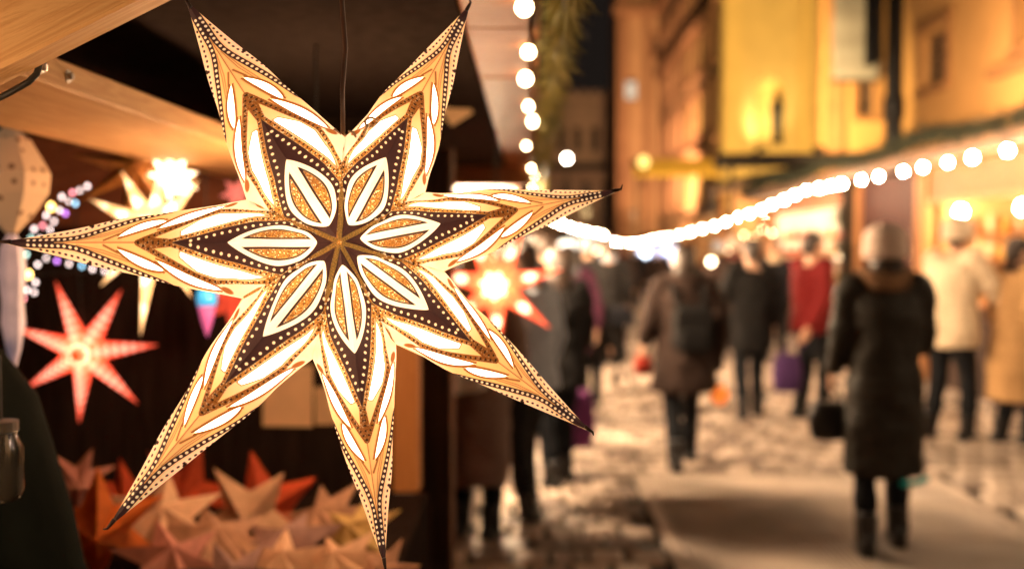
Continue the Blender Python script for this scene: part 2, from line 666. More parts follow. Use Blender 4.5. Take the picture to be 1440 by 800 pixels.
def half_face(Nn, Tt, side):
    nx, ny = 420, 54
    xs = np.linspace(0.0, 1.0, nx)
    X = np.repeat(xs[:, None], ny, 1)
    ym = np.where(xs < XN, xs * YN / XN, YN * (1 - xs) / (1 - XN))
    Y = ym[:, None] * np.linspace(0, 1, ny)[None, :]
    x, y = X.ravel(), Y.ravel()
    wN = y / YN
    wT = x - XN * wN
    wC = 1 - wN - wT
    C_, N_, T_ = (np.array(q) for q in (S_C, Nn, Tt))
    P = wC[:, None] * C_ + wN[:, None] * N_ + wT[:, None] * T_
    nrm = np.cross(T_ - C_, N_ - C_)
    nrm /= np.linalg.norm(nrm)
    if nrm @ np.array(S_axis) > 0:
        nrm = -nrm
    bul = .0032 * np.sin(np.pi * np.clip(wN, 0, 1)) * np.sin(np.pi * np.clip(x, 0, 1)) + (.0022 * np.sin(x * 19 + side * 2 + Tt[0] * 40) + .0012 * np.sin(x * 47 + y * 90 + side)) * np.minimum(wN * 2, 1) * (1 - x)
    # the ridge ends in a small curl toward the viewer
    curl = np.clip((x - .9) / .1, 0, 1) ** 2
    P = P + nrm * bul[:, None] - np.array(S_axis) * (.006 * curl)[:, None]
    # thin ragged tear of the cut edge
    f = []
    for i in range(nx - 1):
        for j in range(ny - 1):
            a, b, c, d = i * ny + j, i * ny + j + 1, (i + 1) * ny + j + 1, (i + 1) * ny + j
            if i == 0:
                f.append((a, c, d) if side else (a, d, c))
            else:
                f.append((a, b, c, d) if side else (a, d, c, b))
    return P, f, star_print(x, y)


for i in range(7):
    Tt, Na, Nb = S_T[i], S_N[(i - 1) % 7], S_N[i]
    P1, f1, a1 = half_face(Na, Tt, 0)
    P2, f2, a2 = half_face(Nb, Tt, 1)
    back = np.array([S_B, Na, Tt + S_axis * .002, Nb])
    n1, n2 = len(P1), len(P2)
    verts = np.concatenate([P1, P2, back]) - np.array(S_mid)
    faces = f1 + [tuple(q + n1 for q in f) for f in f2] + [(n1 + n2, n1 + n2 + 1, n1 + n2 + 2), (n1 + n2, n1 + n2 + 2, n1 + n2 + 3)]
    me = bpy.data.meshes.new('ray')
    me.from_pydata(verts.tolist(), [], faces)
    for k in a1:
        at = me.attributes.new(k, 'FLOAT', 'POINT')
        at.data.foreach_set('value', np.concatenate([a1[k], a2[k], np.full(4, .5 if k == 'warm' else -1.0)]).astype(np.float32))
    me.materials.append(M_star)
    me.polygons.foreach_set('use_smooth', [True] * (len(faces) - 2) + [False] * 2)
    me.update()
    ray = bpy.data.objects.new('ray', me)
    COL.objects.link(ray)
    ray.parent = hero
    # the twisted paper thread at the very tip
    d = (Tt - S_C).normalized()
    base = S_C + (Tt - S_C) * .968 - S_axis * .0052
    side_v = d.cross(S_axis).normalized() * (.0035 if i in (1, 2) else -.002)
    MB().tube([base, base + d * .006, base + d * .010 - S_axis * .002, base + d * .0125 - S_axis * .003 + side_v * 1.2], [.0021, .0017, .0012, .0005], 7).build('tip_curl', M_ink, hero, smooth=True)
    # glued seam standing up in the valley between two rays
    v = Nb - S_C
    wdir = v.cross(S_axis).normalized()
    m = MB()
    rings = []
    for t, h_ in ((.02, .0012), (.15, .0023), (.4, .0022), (.62, .0009), (.98, .0003)):
        p = S_C + v * t - S_axis * .0008
        rings.append([p - wdir * (.0009 + h_ * .9), p - S_axis * h_ - wdir * .0008, p - S_axis * h_ + wdir * .0008, p + wdir * (.0009 + h_ * .9)])
    m.loft(rings).build('seam_fold', M_gold, hero)

# bulb inside, string tie, cord
M_bulb_in = lamp_mat('warm lamp glass', (1.0, .72, .4), 30)
MB().ell(S_mid, (.018, .018, .022), 10, 8).build('bulb', M_bulb_in, hero, smooth=True)
point_light('bulb_light', S_mid, 2.0, (1.0, .76, .52), .02, hero)
top = S_N[0]
MB().tube([top + Vector((-.004, .012, .002)), top + Vector((-.0045, .012, .05)), top + Vector((-.001, .012, .09)), top + Vector((-.006, .012, .16)), top + Vector((-.006, .012, .30))], .0024, 8).build('cord', mat('brown lamp cord', (.055, .022, .012), .5, .3, 60, .05), hero, smooth=True)
M_string = mat('cotton string', (.62, .36, .18), .9, .3, 200, .2)
st = MB()
for sx, ph in ((-1, 0), (1, 1.1)):
    pts = [top + Vector((sx * (.004 + .010 * t), .006 - .004 * t, -.004 + .008 * math.sin(t * 3 + ph) * (.5 + t * .4))) for t in (0, .5, 1, 1.6, 2.1)]
    pts = [p + Vector((0, -.008, .007)) for p in pts]
    st.tube(pts, .0014, 6)
    c = top + Vector((sx * .027, -.006, .012 + .003 * sx))
    st.tube([c + Vector((math.cos(a) * .006, 0, math.sin(a) * .0045)) for a in [k * math.pi / 6 for k in range(13)]], .0013, 6)
st.tube([top + Vector((-.006, .004, -.004)), top + Vector((0, .001, .004)), top + Vector((.006, .004, -.003))], .0018, 6)
st.build('tie_string', M_string, hero, smooth=True)

# ================================================================== GROUND
M_joint = mat('dark earth joint', (.035, .026, .020), .9, .4, 20, .2)
M_stone = mat('granite sett', (.44, .335, .265), .66, .35, 14, .25, col2=(.32, .24, .19), spec=.25)
M_stone2 = mat('darker granite sett', (.23, .165, .13), .6, .35, 14, .25, spec=.3)
M_slab = mat('worn ribbed slab', (.45, .345, .275), .6, .35, 2.2, .1)
gr = structure(MB().add([(-150, -20, 0), (150, -20, 0), (150, 300, 0), (-150, 300, 0)], [(0, 1, 2, 3)]).build('ground', M_joint))
pave = structure(MB().add([(-3, 2.2, .004), (30, 2.2, .004), (30, 90, .004), (-3, 90, .004)], [(0, 1, 2, 3)]).build('pavement', M_joint))


def sett(w, l, h, r):
    """one cobble: flat worn top, rounded shoulders"""
    j = lambda k: r.uniform(-k, k)
    rings = []
    for s_, z in ((1, 0), (1, h * .62), (.93, h * .9), (.74, h)):
        rings.append([(sx * w / 2 * s_ + j(.006), sy * l / 2 * s_ + j(.006), z + j(.0015)) for sx, sy in ((-1, -1), (1, -1), (1, 1), (-1, 1))])
    return rings


sett_meshes = []
for k in range(8):
    m = MB()
    m.loft(sett(rnd.uniform(.165, .185), rnd.uniform(.185, .208), rnd.uniform(.040, .045), rnd))
    o = m.build('cobble', M_stone if k % 3 else M_stone2, pave)
    sett_meshes.append(o.data)
    bpy.data.objects.remove(o)
PLX0, PLX1, PLY1 = .72, 2.76, 6.75          # the ribbed strip
spots = []
for row in range(0, 150):
    y = 3.0 + row * .222
    x = -1.3 + (row % 2) * .095
    while x < 9.0:
        if not (PLX0 - .115 < x < PLX1 + .115 and y < PLY1 + .19):
            spots.append((x + rnd.uniform(-.01, .01), y + rnd.uniform(-.012, .012)))
        x += .200


def in_view(x, y):
    d = Vector((x, y, 0)) - EYE
    z = d.dot(FWD)
    u = 720 + FPX * d.dot(RIGHT) / z
    v = 400 - FPX * d.dot(UP) / z
    return 640 < u < 1470 and v < 830


near = sorted([p for p in spots if in_view(*p)], key=lambda p: p[0] ** 2 + p[1] ** 2)[:295]
nearset = set(near)
for x, y in near:
    q = Euler((rnd.uniform(-.014, .014), rnd.uniform(-.014, .014), rnd.uniform(-.05, .05))).to_matrix()
    inst(sett_meshes[rnd.randrange(8)], 'cobble', pave, (x, y, rnd.uniform(-.003, .002)), q)
for sel, mt in ((0, M_stone), (1, M_stone2)):
    m = MB()
    for x, y in spots:
        if (x, y) in nearset or (rnd.random() < .33) != bool(sel):
            continue
        h = rnd.uniform(.040, .0445)
        a, b = .086, .1
        tl = [rnd.uniform(-.0015, .0015) for _ in range(4)]
        m.add([(x + sx * a, y + sy * b, .004) for sx, sy in ((-1, -1), (1, -1), (1, 1), (-1, 1))] + [(x + sx * a * .84, y + sy * b * .86, h + tl[i]) for i, (sx, sy) in enumerate(((-1, -1), (1, -1), (1, 1), (-1, 1)))],
              [(4, 5, 6, 7), (0, 1, 5, 4), (1, 2, 6, 5), (2, 3, 7, 6), (3, 0, 4, 7)])
    o = m.build('far_cobbles', mt, pave)
    o['kind'] = 'stuff'
# ribbed strip with a flat stone border on each side
walk = structure(MB().box(((PLX0 + PLX1) / 2, (2.4 + PLY1) / 2, .010), (PLX1 - PLX0 - .16, PLY1 - 2.4, .012)).build('footpath', M_joint))
pw, pl = (PLX1 - PLX0 - .17) / 2, .72
for ix in (0, 1):
    y = 2.42
    while y < PLY1 - .3:
        cx = PLX0 + .085 + pw * (ix + .5)
        zz = rnd.uniform(-.002, .002)
        slab = MB().box((cx, y + pl / 2, .022 + zz), (pw - .008, pl - .008, .026), ch=.003).build('slab', M_slab, walk)
        m = MB()
        x = cx - pw / 2 + .02
        while x < cx + pw / 2 - .018:
            m.box((x, y + pl / 2, .041 + zz), (.016, pl - .03, .013), ch=.003)
            x += .0315
        m.build('rib', M_slab, slab)['kind'] = 'stuff'
        y += pl
for xx in (PLX0 + .035, PLX1 - .035):
    y = 2.4
    while y < PLY1 - .1:
        l = .62
        MB().box((xx, y + l / 2, .023), (.085, l - .012, .042), ch=.006).build('border_stone', M_stone, walk)
        y += l
MB().box(((PLX0 + PLX1) / 2, PLY1 + .035, .023), (PLX1 - PLX0 + .02, .075, .040), ch=.006).build('border_stone', M_stone, walk)

# ================================================================== NEAR STALL (left)
stall = thing('market_stall', 'near wooden market stall with pale pine beams and a black roof underside', 'market stall', (-1, 2.5, 0))
HC = .40


def bx(name, x0, x1, y0, y1, z0, z1, m, parent, ch=.004):
    return MB().box(((x0 + x1) / 2, (y0 + y1) / 2, (z0 + z1) / 2), (x1 - x0, y1 - y0, z1 - z0), ch=ch).build(name, m, parent)


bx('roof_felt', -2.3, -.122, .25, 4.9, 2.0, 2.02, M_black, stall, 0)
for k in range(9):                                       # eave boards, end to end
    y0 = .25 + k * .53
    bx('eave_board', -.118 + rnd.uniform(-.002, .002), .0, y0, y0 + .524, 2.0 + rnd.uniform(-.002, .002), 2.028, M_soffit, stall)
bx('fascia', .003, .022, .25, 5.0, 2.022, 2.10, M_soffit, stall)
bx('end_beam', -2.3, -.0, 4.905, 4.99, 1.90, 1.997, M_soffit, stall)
beam = bx('beam', -.885, -.592, 1.0, 2.92, 1.80, 1.837, M_pine, stall, .003)
for y_ in (1.205, 1.275):
    m = MB()
    Mx = Matrix.Rotation(R(90), 3, 'Y')
    m.lathe([(.0085, 0), (.0085, .0015), (.005, .0016), (.0048, .006), (.0025, .0075)], (-.592, y_, 1.818), 12, Mx)
    m.build('bolt', M_steel, beam, smooth=False)
MB().lathe([(.006, 0), (.006, .001), (.004, .004)], (-.592, 1.045, 1.828), 10, Matrix.Rotation(R(90), 3, 'Y')).build('bolt', M_steel, beam)
# rafter crossing above it, rising to the right
p0, p1 = W(0, 95, .98), W(190, 0, .98)
ax = (p1 - p0).normalized()
up_ = Vector((0, 1, 0)).cross(ax) * -1
if up_.z < 0:
    up_ = -up_
c = p0 + ax * .08 + up_ * .09
rot = Matrix((ax, Vector((0, 1, 0)), up_)).transposed()
raf = MB().box(Vector((0, 0, 0)), (.95, .045, .18), ch=.003).build('rafter', M_pine_x, stall)
raf.location = c + Vector((-.1, .02, 0)) * 0 - world_loc(stall) + Vector((0, .022, 0))
raf.data.transform(Matrix.Translation(world_loc(stall)))
raf.rotation_euler = rot.to_euler()
# cable clipped under the beam
MB().tube([W(57, 60, 1.03), W(56, 88, 1.03), W(52, 104, 1.03), W(40, 116, 1.03), W(15, 130, 1.03), W(-30, 152, 1.03), W(-90, 180, 1.03)], .0036, 8).build('cable', M_rubber, stall, smooth=True)
# end wall, header, posts, counter
bx('end_wall', -2.3, -.42, 3.02, 3.06, .0, 1.997, M_darkwood, stall, 0)
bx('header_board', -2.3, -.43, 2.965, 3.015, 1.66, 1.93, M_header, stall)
bx('side_wall', -2.32, -2.28, .9, 3.0, .0, 1.99, M_darkwood, stall, 0)
bx('post', -.407, -.330, 2.93, 3.01, .87, 1.995, M_post, stall)
bx('counter_top', -2.25, -.30, 1.55, 2.92, .845, .872, M_darkwood, stall)
bx('counter_front', -.33, -.305, 1.5, 2.95, .0, .843, M_darkwood, stall)
bx('counter_end', -2.25, -.335, 1.47, 1.50, .0, .843, M_darkwood, stall)

for (u0, v0, u1, v1, lab) in ((365, 515, 436, 603, 'larger cream price card pinned on the dark back wall'), (439, 546, 472, 600, 'smaller cream price card on the dark back wall beside the post')):
    a, b = W(u0, v1, 3.0), W(u1, v0, 3.0)
    o = MB().box(((a.x + b.x) / 2, 3.010, (a.z + b.z) / 2), (b.x - a.x, .006, b.z - a.z), Euler((0, R(rnd.uniform(-1.5, 1.5)), 0)), ch=.001).build('price_card', M_card, None)
    tag(o, lab, 'card', 'price cards')
a = W(640, 152, 2.9)
o = MB().box((a.x, 2.9, a.z + .0), (.075, .004, .085), Euler((R(20), R(-32), 0)), ch=.001).build('price_card', M_card, None)
tag(o, 'small pale card hanging under the black roof right of the big star', 'card', 'price cards')
MB().tube([a + Vector((.01, 0, .04)), a + Vector((.012, 0, .115))], .0012, 6).build('string', M_string, o)

# ------------------------------------------------------------------ pine garland and bulbs along the near eave


def needles(path, count, rad, ln, m, name, parent=None, seed=1, wid=.0016):
    r_ = random.Random(seed)
    mb = MB()
    segs = [(Vector(a), Vector(b)) for a, b in zip(path[:-1], path[1:])]
    tot = sum((b - a).length for a, b in segs)
    for a, b in segs:
        n_ = int(count * (b - a).length / tot)
        t_ = (b - a).normalized()
        for k in range(n_):
            p = a.lerp(b, r_.random())
            d = Vector((r_.gauss(0, 1), r_.gauss(0, 1), r_.gauss(0, 1)))
            d = (d - t_ * d.dot(t_)).normalized()
            clump = .55 + .45 * math.sin(p.y * 21 + p.x * 17 + seed) * math.sin(p.y * 7.3 + p.z * 13)
            q = p + d * rad * r_.uniform(0, 1) * clump
            e = (d + t_ * r_.uniform(-.2, 1.3) + Vector((0, 0, -.3))).normalized() * ln * r_.uniform(.6, 1.2)
            w_ = e.cross(Vector((r_.gauss(0, 1), r_.gauss(0, 1), r_.gauss(0, 1)))).normalized() * wid
            mb.add([q - w_, q + w_, q + e], [(0, 1, 2)])
    return mb.build(name, m, parent)


gp = [Vector((.058, y, 1.992 + .012 * math.sin(y * 4))) for y in np.linspace(.9, 9.5, 26)]
g = thing('pine_garland', 'green pine garland running along the near stall eave beside white bulbs', 'garland', gp[0])
needles(gp, 11000, .036, .042, M_needle, 'sprig', g, 3)['kind'] = 'stuff'
MB().tube(gp, .006, 6).build('stem', M_iron, g)

bulb_prof = [(.0001, -.5), (.25, -.46), (.43, -.28), (.5, -.02), (.44, .22), (.3, .42), (.24, .5)]
M_cap = mat('lamp holder', (.03, .03, .03), .5, .3, 30, .05)


def bulb_mesh(dia, m):
    me = MB().lathe([(r_ * dia, z * dia) for r_, z in bulb_prof], n=10).build('bulb', m, None, org=(0, 0, 0), smooth=True)
    d = me.data
    bpy.data.objects.remove(me)
    return d


def cap_mesh(dia):
    me = MB().lathe([(.26 * dia, .45 * dia), (.28 * dia, .5 * dia), (.28 * dia, 1.0 * dia), (.12 * dia, 1.1 * dia)], n=8).build('holder', M_cap, None, org=(0, 0, 0))
    d = me.data
    bpy.data.objects.remove(me)
    return d


def light_string(pts, bulbs, dia, m, label, group=None, cable=.004):
    t = thing('light_string', label, 'string lights', pts[0], 0, group)
    MB().tube(pts, cable, 6).build('cable', M_rubber, t)
    bm_, cm = bulb_mesh(dia, m), cap_mesh(dia)
    o = world_loc(t)
    for p in bulbs:
        b = inst(bm_, 'bulb', t, Vector(p) - o - Vector((0, 0, dia * 1.05)))
        inst(cm, 'holder', b)
        q = rnd.uniform(.72, 1.12)
        b.scale = (q, q, q * rnd.uniform(.95, 1.1))
    return t


M_bulb_near = lamp_mat('near bulb glass', (1.0, .72, .40), 34)
M_bulb_far = lamp_mat('far bulb glass', (1.0, .70, .42), 1000)
vs = [14, 76, 113, 151, 172, 206, 237, 248, 264]
bl = []
for v, du in zip(vs, (0, 6, 2, 6, 12, 3, 10, 16, 12)):
    Y = .385 * FPX / (347 - v)
    bl.append(Vector(((737 + du - 745) * Y / FPX, Y, CAM_Z + .385 + .028)))
bl = [Vector((-.02, y, CAM_Z + .413)) for y in (-.75, -.35, .05, .45, .85, 1.25)] + bl      # the string runs on over the camera
light_string([Vector((-.01, -1, 2.02))] + bl + [Vector((.0, 9, 2.015))], bl, .027, M_bulb_near, 'white bulbs strung along the near eave above the big star, beside pine garland')

# ------------------------------------------------------------------ folded paper stars


def star_ray_mesh(rt, rn, n, h, m, twist=0):
    """one ray of a folded star: ridge front and back, as a closed four sided spike along +x"""
    a = math.pi / n
    q = [(0, 0, h), (rn * math.cos(a), rn * math.sin(a), 0), (rt, 0, 0), (rn * math.cos(a), -rn * math.sin(a), 0), (0, 0, -h)]
    mb = MB().add(q, [(0, 3, 2), (0, 2, 1), (4, 2, 3), (4, 1, 2)])
    o = mb.build('ray', m, None, org=(0, 0, 0))
    me = o.data
    me.attributes.new('along', 'FLOAT', 'POINT').data.foreach_set('value', [0, rn / rt, 1, rn / rt, 0])
    me.attributes.new('across', 'FLOAT', 'POINT').data.foreach_set('value', [0, 1, 0, 1, 0])
    bpy.data.objects.remove(o)
    return me


def paper_star(label, loc, rt, rn, n, h, m, M, spin=0, cat='paper star', group=None, name='paper_star', lens=None):
    t = thing(name, label, cat, loc, 0, group)
    t.rotation_euler = M.to_euler()
    me = star_ray_mesh(rt, rn, n, h, m)
    for k in range(n):
        a = spin + k * 2 * math.pi / n
        s_ = lens[k] if lens else 1
        o = inst(me, 'ray', t, (0, 0, 0), Matrix.Rotation(a, 3, 'Z'))
        o.scale = (s_, 1, 1)
    return t


def lit_star_mat(name, deep, hot, e0, e1, freq, lo=.25):
    m, nt = nodes_of(name)
    L = nt.links.new
    out = N(nt, 'ShaderNodeOutputMaterial')
    al = N(nt, 'ShaderNodeAttribute', attribute_name='along', attribute_type='GEOMETRY').outputs['Fac']
    ac = N(nt, 'ShaderNodeAttribute', attribute_name='across', attribute_type='GEOMETRY').outputs['Fac']
    a = N(nt, 'ShaderNodeMath', operation='MULTIPLY')
    a.inputs[1].default_value = freq
    L(al, a.inputs[0])
    s_ = N(nt, 'ShaderNodeMath', operation='SINE')
    L(a.outputs[0], s_.inputs[0])
    b = N(nt, 'ShaderNodeMath', operation='MULTIPLY')
    b.inputs[1].default_value = 2.4
    L(ac, b.inputs[0])
    c_ = N(nt, 'ShaderNodeMath', operation='SUBTRACT')
    L(s_.outputs[0], c_.inputs[0])
    L(b.outputs[0], c_.inputs[1])
    hole = N_fac(nt, c_.outputs[0], lo - .1, lo + .1)
    fall = N(nt, 'ShaderNodeMapRange')
    fall.inputs['From Min'].default_value = .62
    fall.inputs['From Max'].default_value = .9
    fall.inputs['To Min'].default_value = 1
    fall.inputs['To Max'].default_value = 0
    L(al, fall.inputs['Value'])
    hm = N(nt, 'ShaderNodeMath', operation='MULTIPLY')
    L(hole, hm.inputs[0])
    L(fall.outputs[0], hm.inputs[1])
    mx = N(nt, 'ShaderNodeMix', data_type='RGBA')
    mx.inputs['A'].default_value = (*deep, 1)
    mx.inputs['B'].default_value = (*hot, 1)
    L(hm.outputs[0], mx.inputs['Factor'])
    st_ = N(nt, 'ShaderNodeMapRange')
    st_.inputs['To Min'].default_value = e0
    st_.inputs['To Max'].default_value = e1
    L(hm.outputs[0], st_.inputs['Value'])
    em = N(nt, 'ShaderNodeEmission')
    L(mx.outputs['Result'], em.inputs['Color'])
    L(st_.outputs[0], em.inputs['Strength'])
    df = N(nt, 'ShaderNodeBsdfDiffuse')
    L(mx.outputs['Result'], df.inputs['Color'])
    tr = N(nt, 'ShaderNodeBsdfTranslucent')
    L(mx.outputs['Result'], tr.inputs['Color'])
    ms = N(nt, 'ShaderNodeMixShader')
    L(df.outputs[0], ms.inputs[1])
    L(tr.outputs[0], ms.inputs[2])
    ad = N(nt, 'ShaderNodeAddShader')
    L(ms.outputs[0], ad.inputs[0])
    L(em.outputs[0], ad.inputs[1])
    L(ad.outputs[0], out.inputs['Surface'])
    return m


FACE = Matrix((RIGHT, UP, -FWD)).transposed()              # a star hung flat toward the lane
M_red_lit = lit_star_mat('red lit paper', (.88, .15, .075), (1.0, .50, .36), .70, 1.4, 58, -.5)
c = W(118, 495, 2.6)
t = paper_star('red lit paper star glowing on the dark wall under the big star', c, .198, .056, 7, .05, M_red_lit, FACE @ Matrix.Rotation(R(8), 3, 'X'), R(57), 'star lantern', lens=[1.0, 1.0, 1.0, .95, .98, .98, 1.0])
MB().ell((0, 0, .051), (.014, .014, .008), 10, 6).build('boss', mat('orange paper boss', (.6, .12, .02), .8, .2, 20, 0, emit=(.8, .16, .03), estr=.5), t, org=(0, 0, 0), smooth=True)
point_light('bulb_light', c, .9, (1, .5, .28), .02, None).parent = None
bpy.data.objects['bulb_light.001'].parent = t
bpy.data.objects['bulb_light.001'].location = (0, 0, 0)
MB().tube([(0, .02, -.0), (0, .75 * .5, -.0)], .002, 6).build('cord', M_rubber, t, org=(0, 0, 0))

M_or_lit = lit_star_mat('orange red lit paper', (.95, .20, .085), (1.0, .76, .50), 1.0, 3.0, 15, -.15)
c2 = W(698, 402, 3.6)
t = paper_star('orange red lit paper star with bright windows, half behind the big star', c2, .25, .075, 7, .06, M_or_lit, FACE @ Matrix.Rotation(R(-10), 3, 'Y'), R(14), 'star lantern')
point_light('bulb_light', (0, 0, 0), 2.0, (1, .6, .32), .02, t).location = (0, 0, 0)
MB().tube([(0, .03, 0), (0, .62, 0)], .003, 6).build('cord', M_rubber, t, org=(0, 0, 0))

M_cream_lit = lit_star_mat('cream lit paper', (1.0, .70, .36), (1.0, .84, .58), .80, 2.4, 18, -.4)
c3 = W(216, 322, 2.15)
t = paper_star('white lit paper star with a long lower ray, behind the left tip', c3, .17, .058, 10, .055, M_cream_lit, FACE, R(-97), 'star lantern', lens=[1.38, 1.0, .8, .8, .85, .8, .85, .9, .8, 1.0])
M_white_lit = lit_star_mat('white lit paper', (1.0, .80, .55), (1.0, .86, .64), 2.2, 6.0, 18, -.3)
t2 = W(243, 250, 2.35)
paper_star('bright white short-rayed lit star under the pine beam, above the white star', t2, .062, .034, 9, .045, M_white_lit, FACE @ Matrix.Rotation(R(25), 3, 'X'), R(12), 'star lantern')
MB().tube([t2 + Vector((0, 0, .04)), t2 + Vector((0, 0, .19))], .0016, 6).build('cord', M_rubber, bpy.data.objects['paper_star.003'])
M_added_lamp = lamp_mat('added lamp glass', (1.0, .58, .29), 320)


def unseen_lamp(p, label, top, shade, r_=.04):
    o = thing('added_lamp', label, 'lamp', p)
    MB().lathe([(.002, -r_), (r_ * .6, -r_ * .8), (r_, 0), (r_ * .75, r_ * .66), (r_ * .35, r_), (.002, r_ * 1.02)], p, 14).build('glass', M_added_lamp, o, smooth=True)
    MB().lathe([(.016, r_), (.018, r_ + .04), (.004, r_ + .05)], p, 10).build('holder', M_cap, o)
    if shade:
        MB().lathe([(.02, r_ + .03), (.085, -.01), (.088, -.012), (.024, r_ + .036)], p, 18, cap=False).build('lamp_shade', M_iron, o, smooth=True)
    MB().tube([p + Vector((0, 0, r_ + .04)), Vector((p.x, p.y, top))], .0025, 6).build('cord', M_rubber, o)
    return o


unseen_lamp(W(446, 372, 2.0), 'added bare round lamp over the counter, hidden behind the centre of the big star', 2.0, False)  # added lamp, hidden from view, to light the beam, post and heap
unseen_lamp(Vector((-.80, .62, 1.50)), 'added bare round lamp hanging over the near end of the counter, outside the frame', 2.0, False)  # added lamp, out of view, to light the rafter face and the beam

M_copper = mat('copper paper', (.52, .24, .07), .4, .5, 60, .25, metal=.35, col2=(.30, .11, .03))
c4 = W(190, 235, 2.35)
paper_star('copper brown paper star hanging beside the white lamp, unlit', c4, .15, .05, 8, .045, M_copper, FACE @ Matrix.Rotation(R(18), 3, 'Y'), R(80), 'paper star')
c5 = W(325, 425, 2.5)
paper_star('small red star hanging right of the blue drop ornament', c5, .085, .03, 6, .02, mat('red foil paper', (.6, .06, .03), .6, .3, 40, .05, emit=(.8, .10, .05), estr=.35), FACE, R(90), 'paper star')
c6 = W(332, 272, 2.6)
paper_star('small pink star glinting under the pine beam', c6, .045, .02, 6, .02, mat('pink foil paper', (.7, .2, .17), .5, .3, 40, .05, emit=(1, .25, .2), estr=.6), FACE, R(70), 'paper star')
# drop ornament
c7 = W(291, 425, 2.3)
o = thing('drop_ornament', 'blue and pink glass drop ornament hanging against the dark wall', 'ornament', c7)
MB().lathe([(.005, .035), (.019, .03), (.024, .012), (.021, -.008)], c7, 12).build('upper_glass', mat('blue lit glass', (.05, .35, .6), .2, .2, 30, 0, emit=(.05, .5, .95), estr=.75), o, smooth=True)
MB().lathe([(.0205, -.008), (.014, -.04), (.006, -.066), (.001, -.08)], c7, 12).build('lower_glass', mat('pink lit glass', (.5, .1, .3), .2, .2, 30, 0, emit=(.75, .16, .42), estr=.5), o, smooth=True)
MB().tube([c7 + Vector((0, 0, .034)), c7 + Vector((0, 0, .3))], .0014, 6).build('cord', M_rubber, o)
# faceted paper lantern, pierced

m, nt = nodes_of('pierced cream paper')
out = N(nt, 'ShaderNodeOutputMaterial')
b_ = N(nt, 'ShaderNodeBsdfPrincipled', Roughness=.8)
tc = N(nt, 'ShaderNodeTexCoord')
vo = N(nt, 'ShaderNodeTexVoronoi', Scale=38.0, Randomness=.25)
nt.links.new(tc.outputs['Object'], vo.inputs['Vector'])
mx = N(nt, 'ShaderNodeMix', data_type='RGBA')
mx.inputs['A'].default_value, mx.inputs['B'].default_value = (.16, .075, .03, 1), (.50, .32, .18, 1)
nt.links.new(N_fac(nt, vo.outputs['Distance'], .16, .24), mx.inputs['Factor'])
nt.links.new(mx.outputs['Result'], b_.inputs['Base Color'])
nt.links.new(mx.outputs['Result'], b_.inputs['Emission Color'])
b_.inputs['Emission Strength'].default_value = .2
nt.links.new(b_.outputs[0], out.inputs['Surface'])
M_pierced = m
c8 = W(15, 262, 1.75)
o = thing('paper_lantern', 'faceted cream paper lantern with pierced dots at the far upper left under the beam', 'lantern', c8)
MB().lathe([(.004, .108), (.034, .082), (.066, .022), (.062, -.012), (.036, -.052), (.010, -.082)], c8, 6, Matrix.Rotation(.3, 3, 'Z')).build('shade', M_pierced, o)
MB().lathe([(.008, -.084), (.020, -.11), (.024, -.15), (.018, -.20), (.020, -.24), (.012, -.29), (.003, -.32)], c8, 7, Matrix.Rotation(.3, 3, 'Z')).build('tassel', mat('pale iridescent paper', (.6, .52, .6), .5, .3, 25, .1, emit=(.75, .55, .65), estr=.15), o)
MB().tube([c8 + Vector((0, 0, .1)), c8 + Vector((0, 0, .2))], .0016, 6).build('cord', M_rubber, o)
# string of small coloured lights
led_cols = {'violet': (.55, .2, .75), 'rose': (1.0, .30, .33), 'pale': (.95, .72, .66), 'blue': (.35, .68, .9), 'amber': (1.0, .62, .16), 'mint': (.55, .85, .75)}
led_mats = {k: lamp_mat('led ' + k, v, 7 if k != 'amber' else 12) for k, v in led_cols.items()}
led_pts = [(123, 262, 'pale'), (112, 268, 'pale'), (102, 271, 'rose'), (97, 283, 'pale'), (106, 286, 'blue'), (87, 277, 'pale'), (72, 291, 'amber'), (84, 296, 'pale'), (92, 300, 'violet'), (76, 311, 'pale'), (65, 303, 'pale'), (60, 317, 'rose'), (70, 323, 'pale'), (48, 322, 'pale'), (44, 335, 'mint'), (57, 336, 'pale'), (20, 357, 'rose'), (37, 358, 'mint'), (30, 370, 'pale'), (53, 372, 'pale'), (65, 363, 'pale'), (80, 367, 'violet'), (97, 371, 'pale'), (115, 374, 'blue'), (130, 378, 'pale'), (147, 381, 'pale'), (40, 386, 'amber'), (50, 397, 'pale'), (33, 402, 'violet'), (38, 408, 'pale'), (22, 411, 'blue'), (48, 411, 'pale'), (33, 420, 'rose'), (27, 442, 'pale'), (14, 398, 'rose'), (12, 420, 'pale'), (8, 440, 'blue'), (6, 372, 'rose')]
P0 = [W(u, v, 2.6 + .05 * math.sin(i * 2.3)) for i, (u, v, k) in enumerate(led_pts)]
t = thing('fairy_lights', 'draped string of tiny pink, blue, violet and amber lights at the left wall', 'fairy lights', P0[0])
MB().tube(P0, .0012, 5).build('cable', M_rubber, t)
led_me = {k: None for k in led_cols}
for k in led_cols:
    q = MB().ell((0, 0, 0), (.0042, .0042, .0050), 8, 6).build('bulb', led_mats[k], None, org=(0, 0, 0), smooth=True)
    led_me[k] = q.data
    bpy.data.objects.remove(q)
for p, (u, v, k) in zip(P0, led_pts):
    b = inst(led_me[k], 'bulb', t, p - P0[0])
    if k == 'amber':
        b.scale = (2.0, 2.0, 2.0)

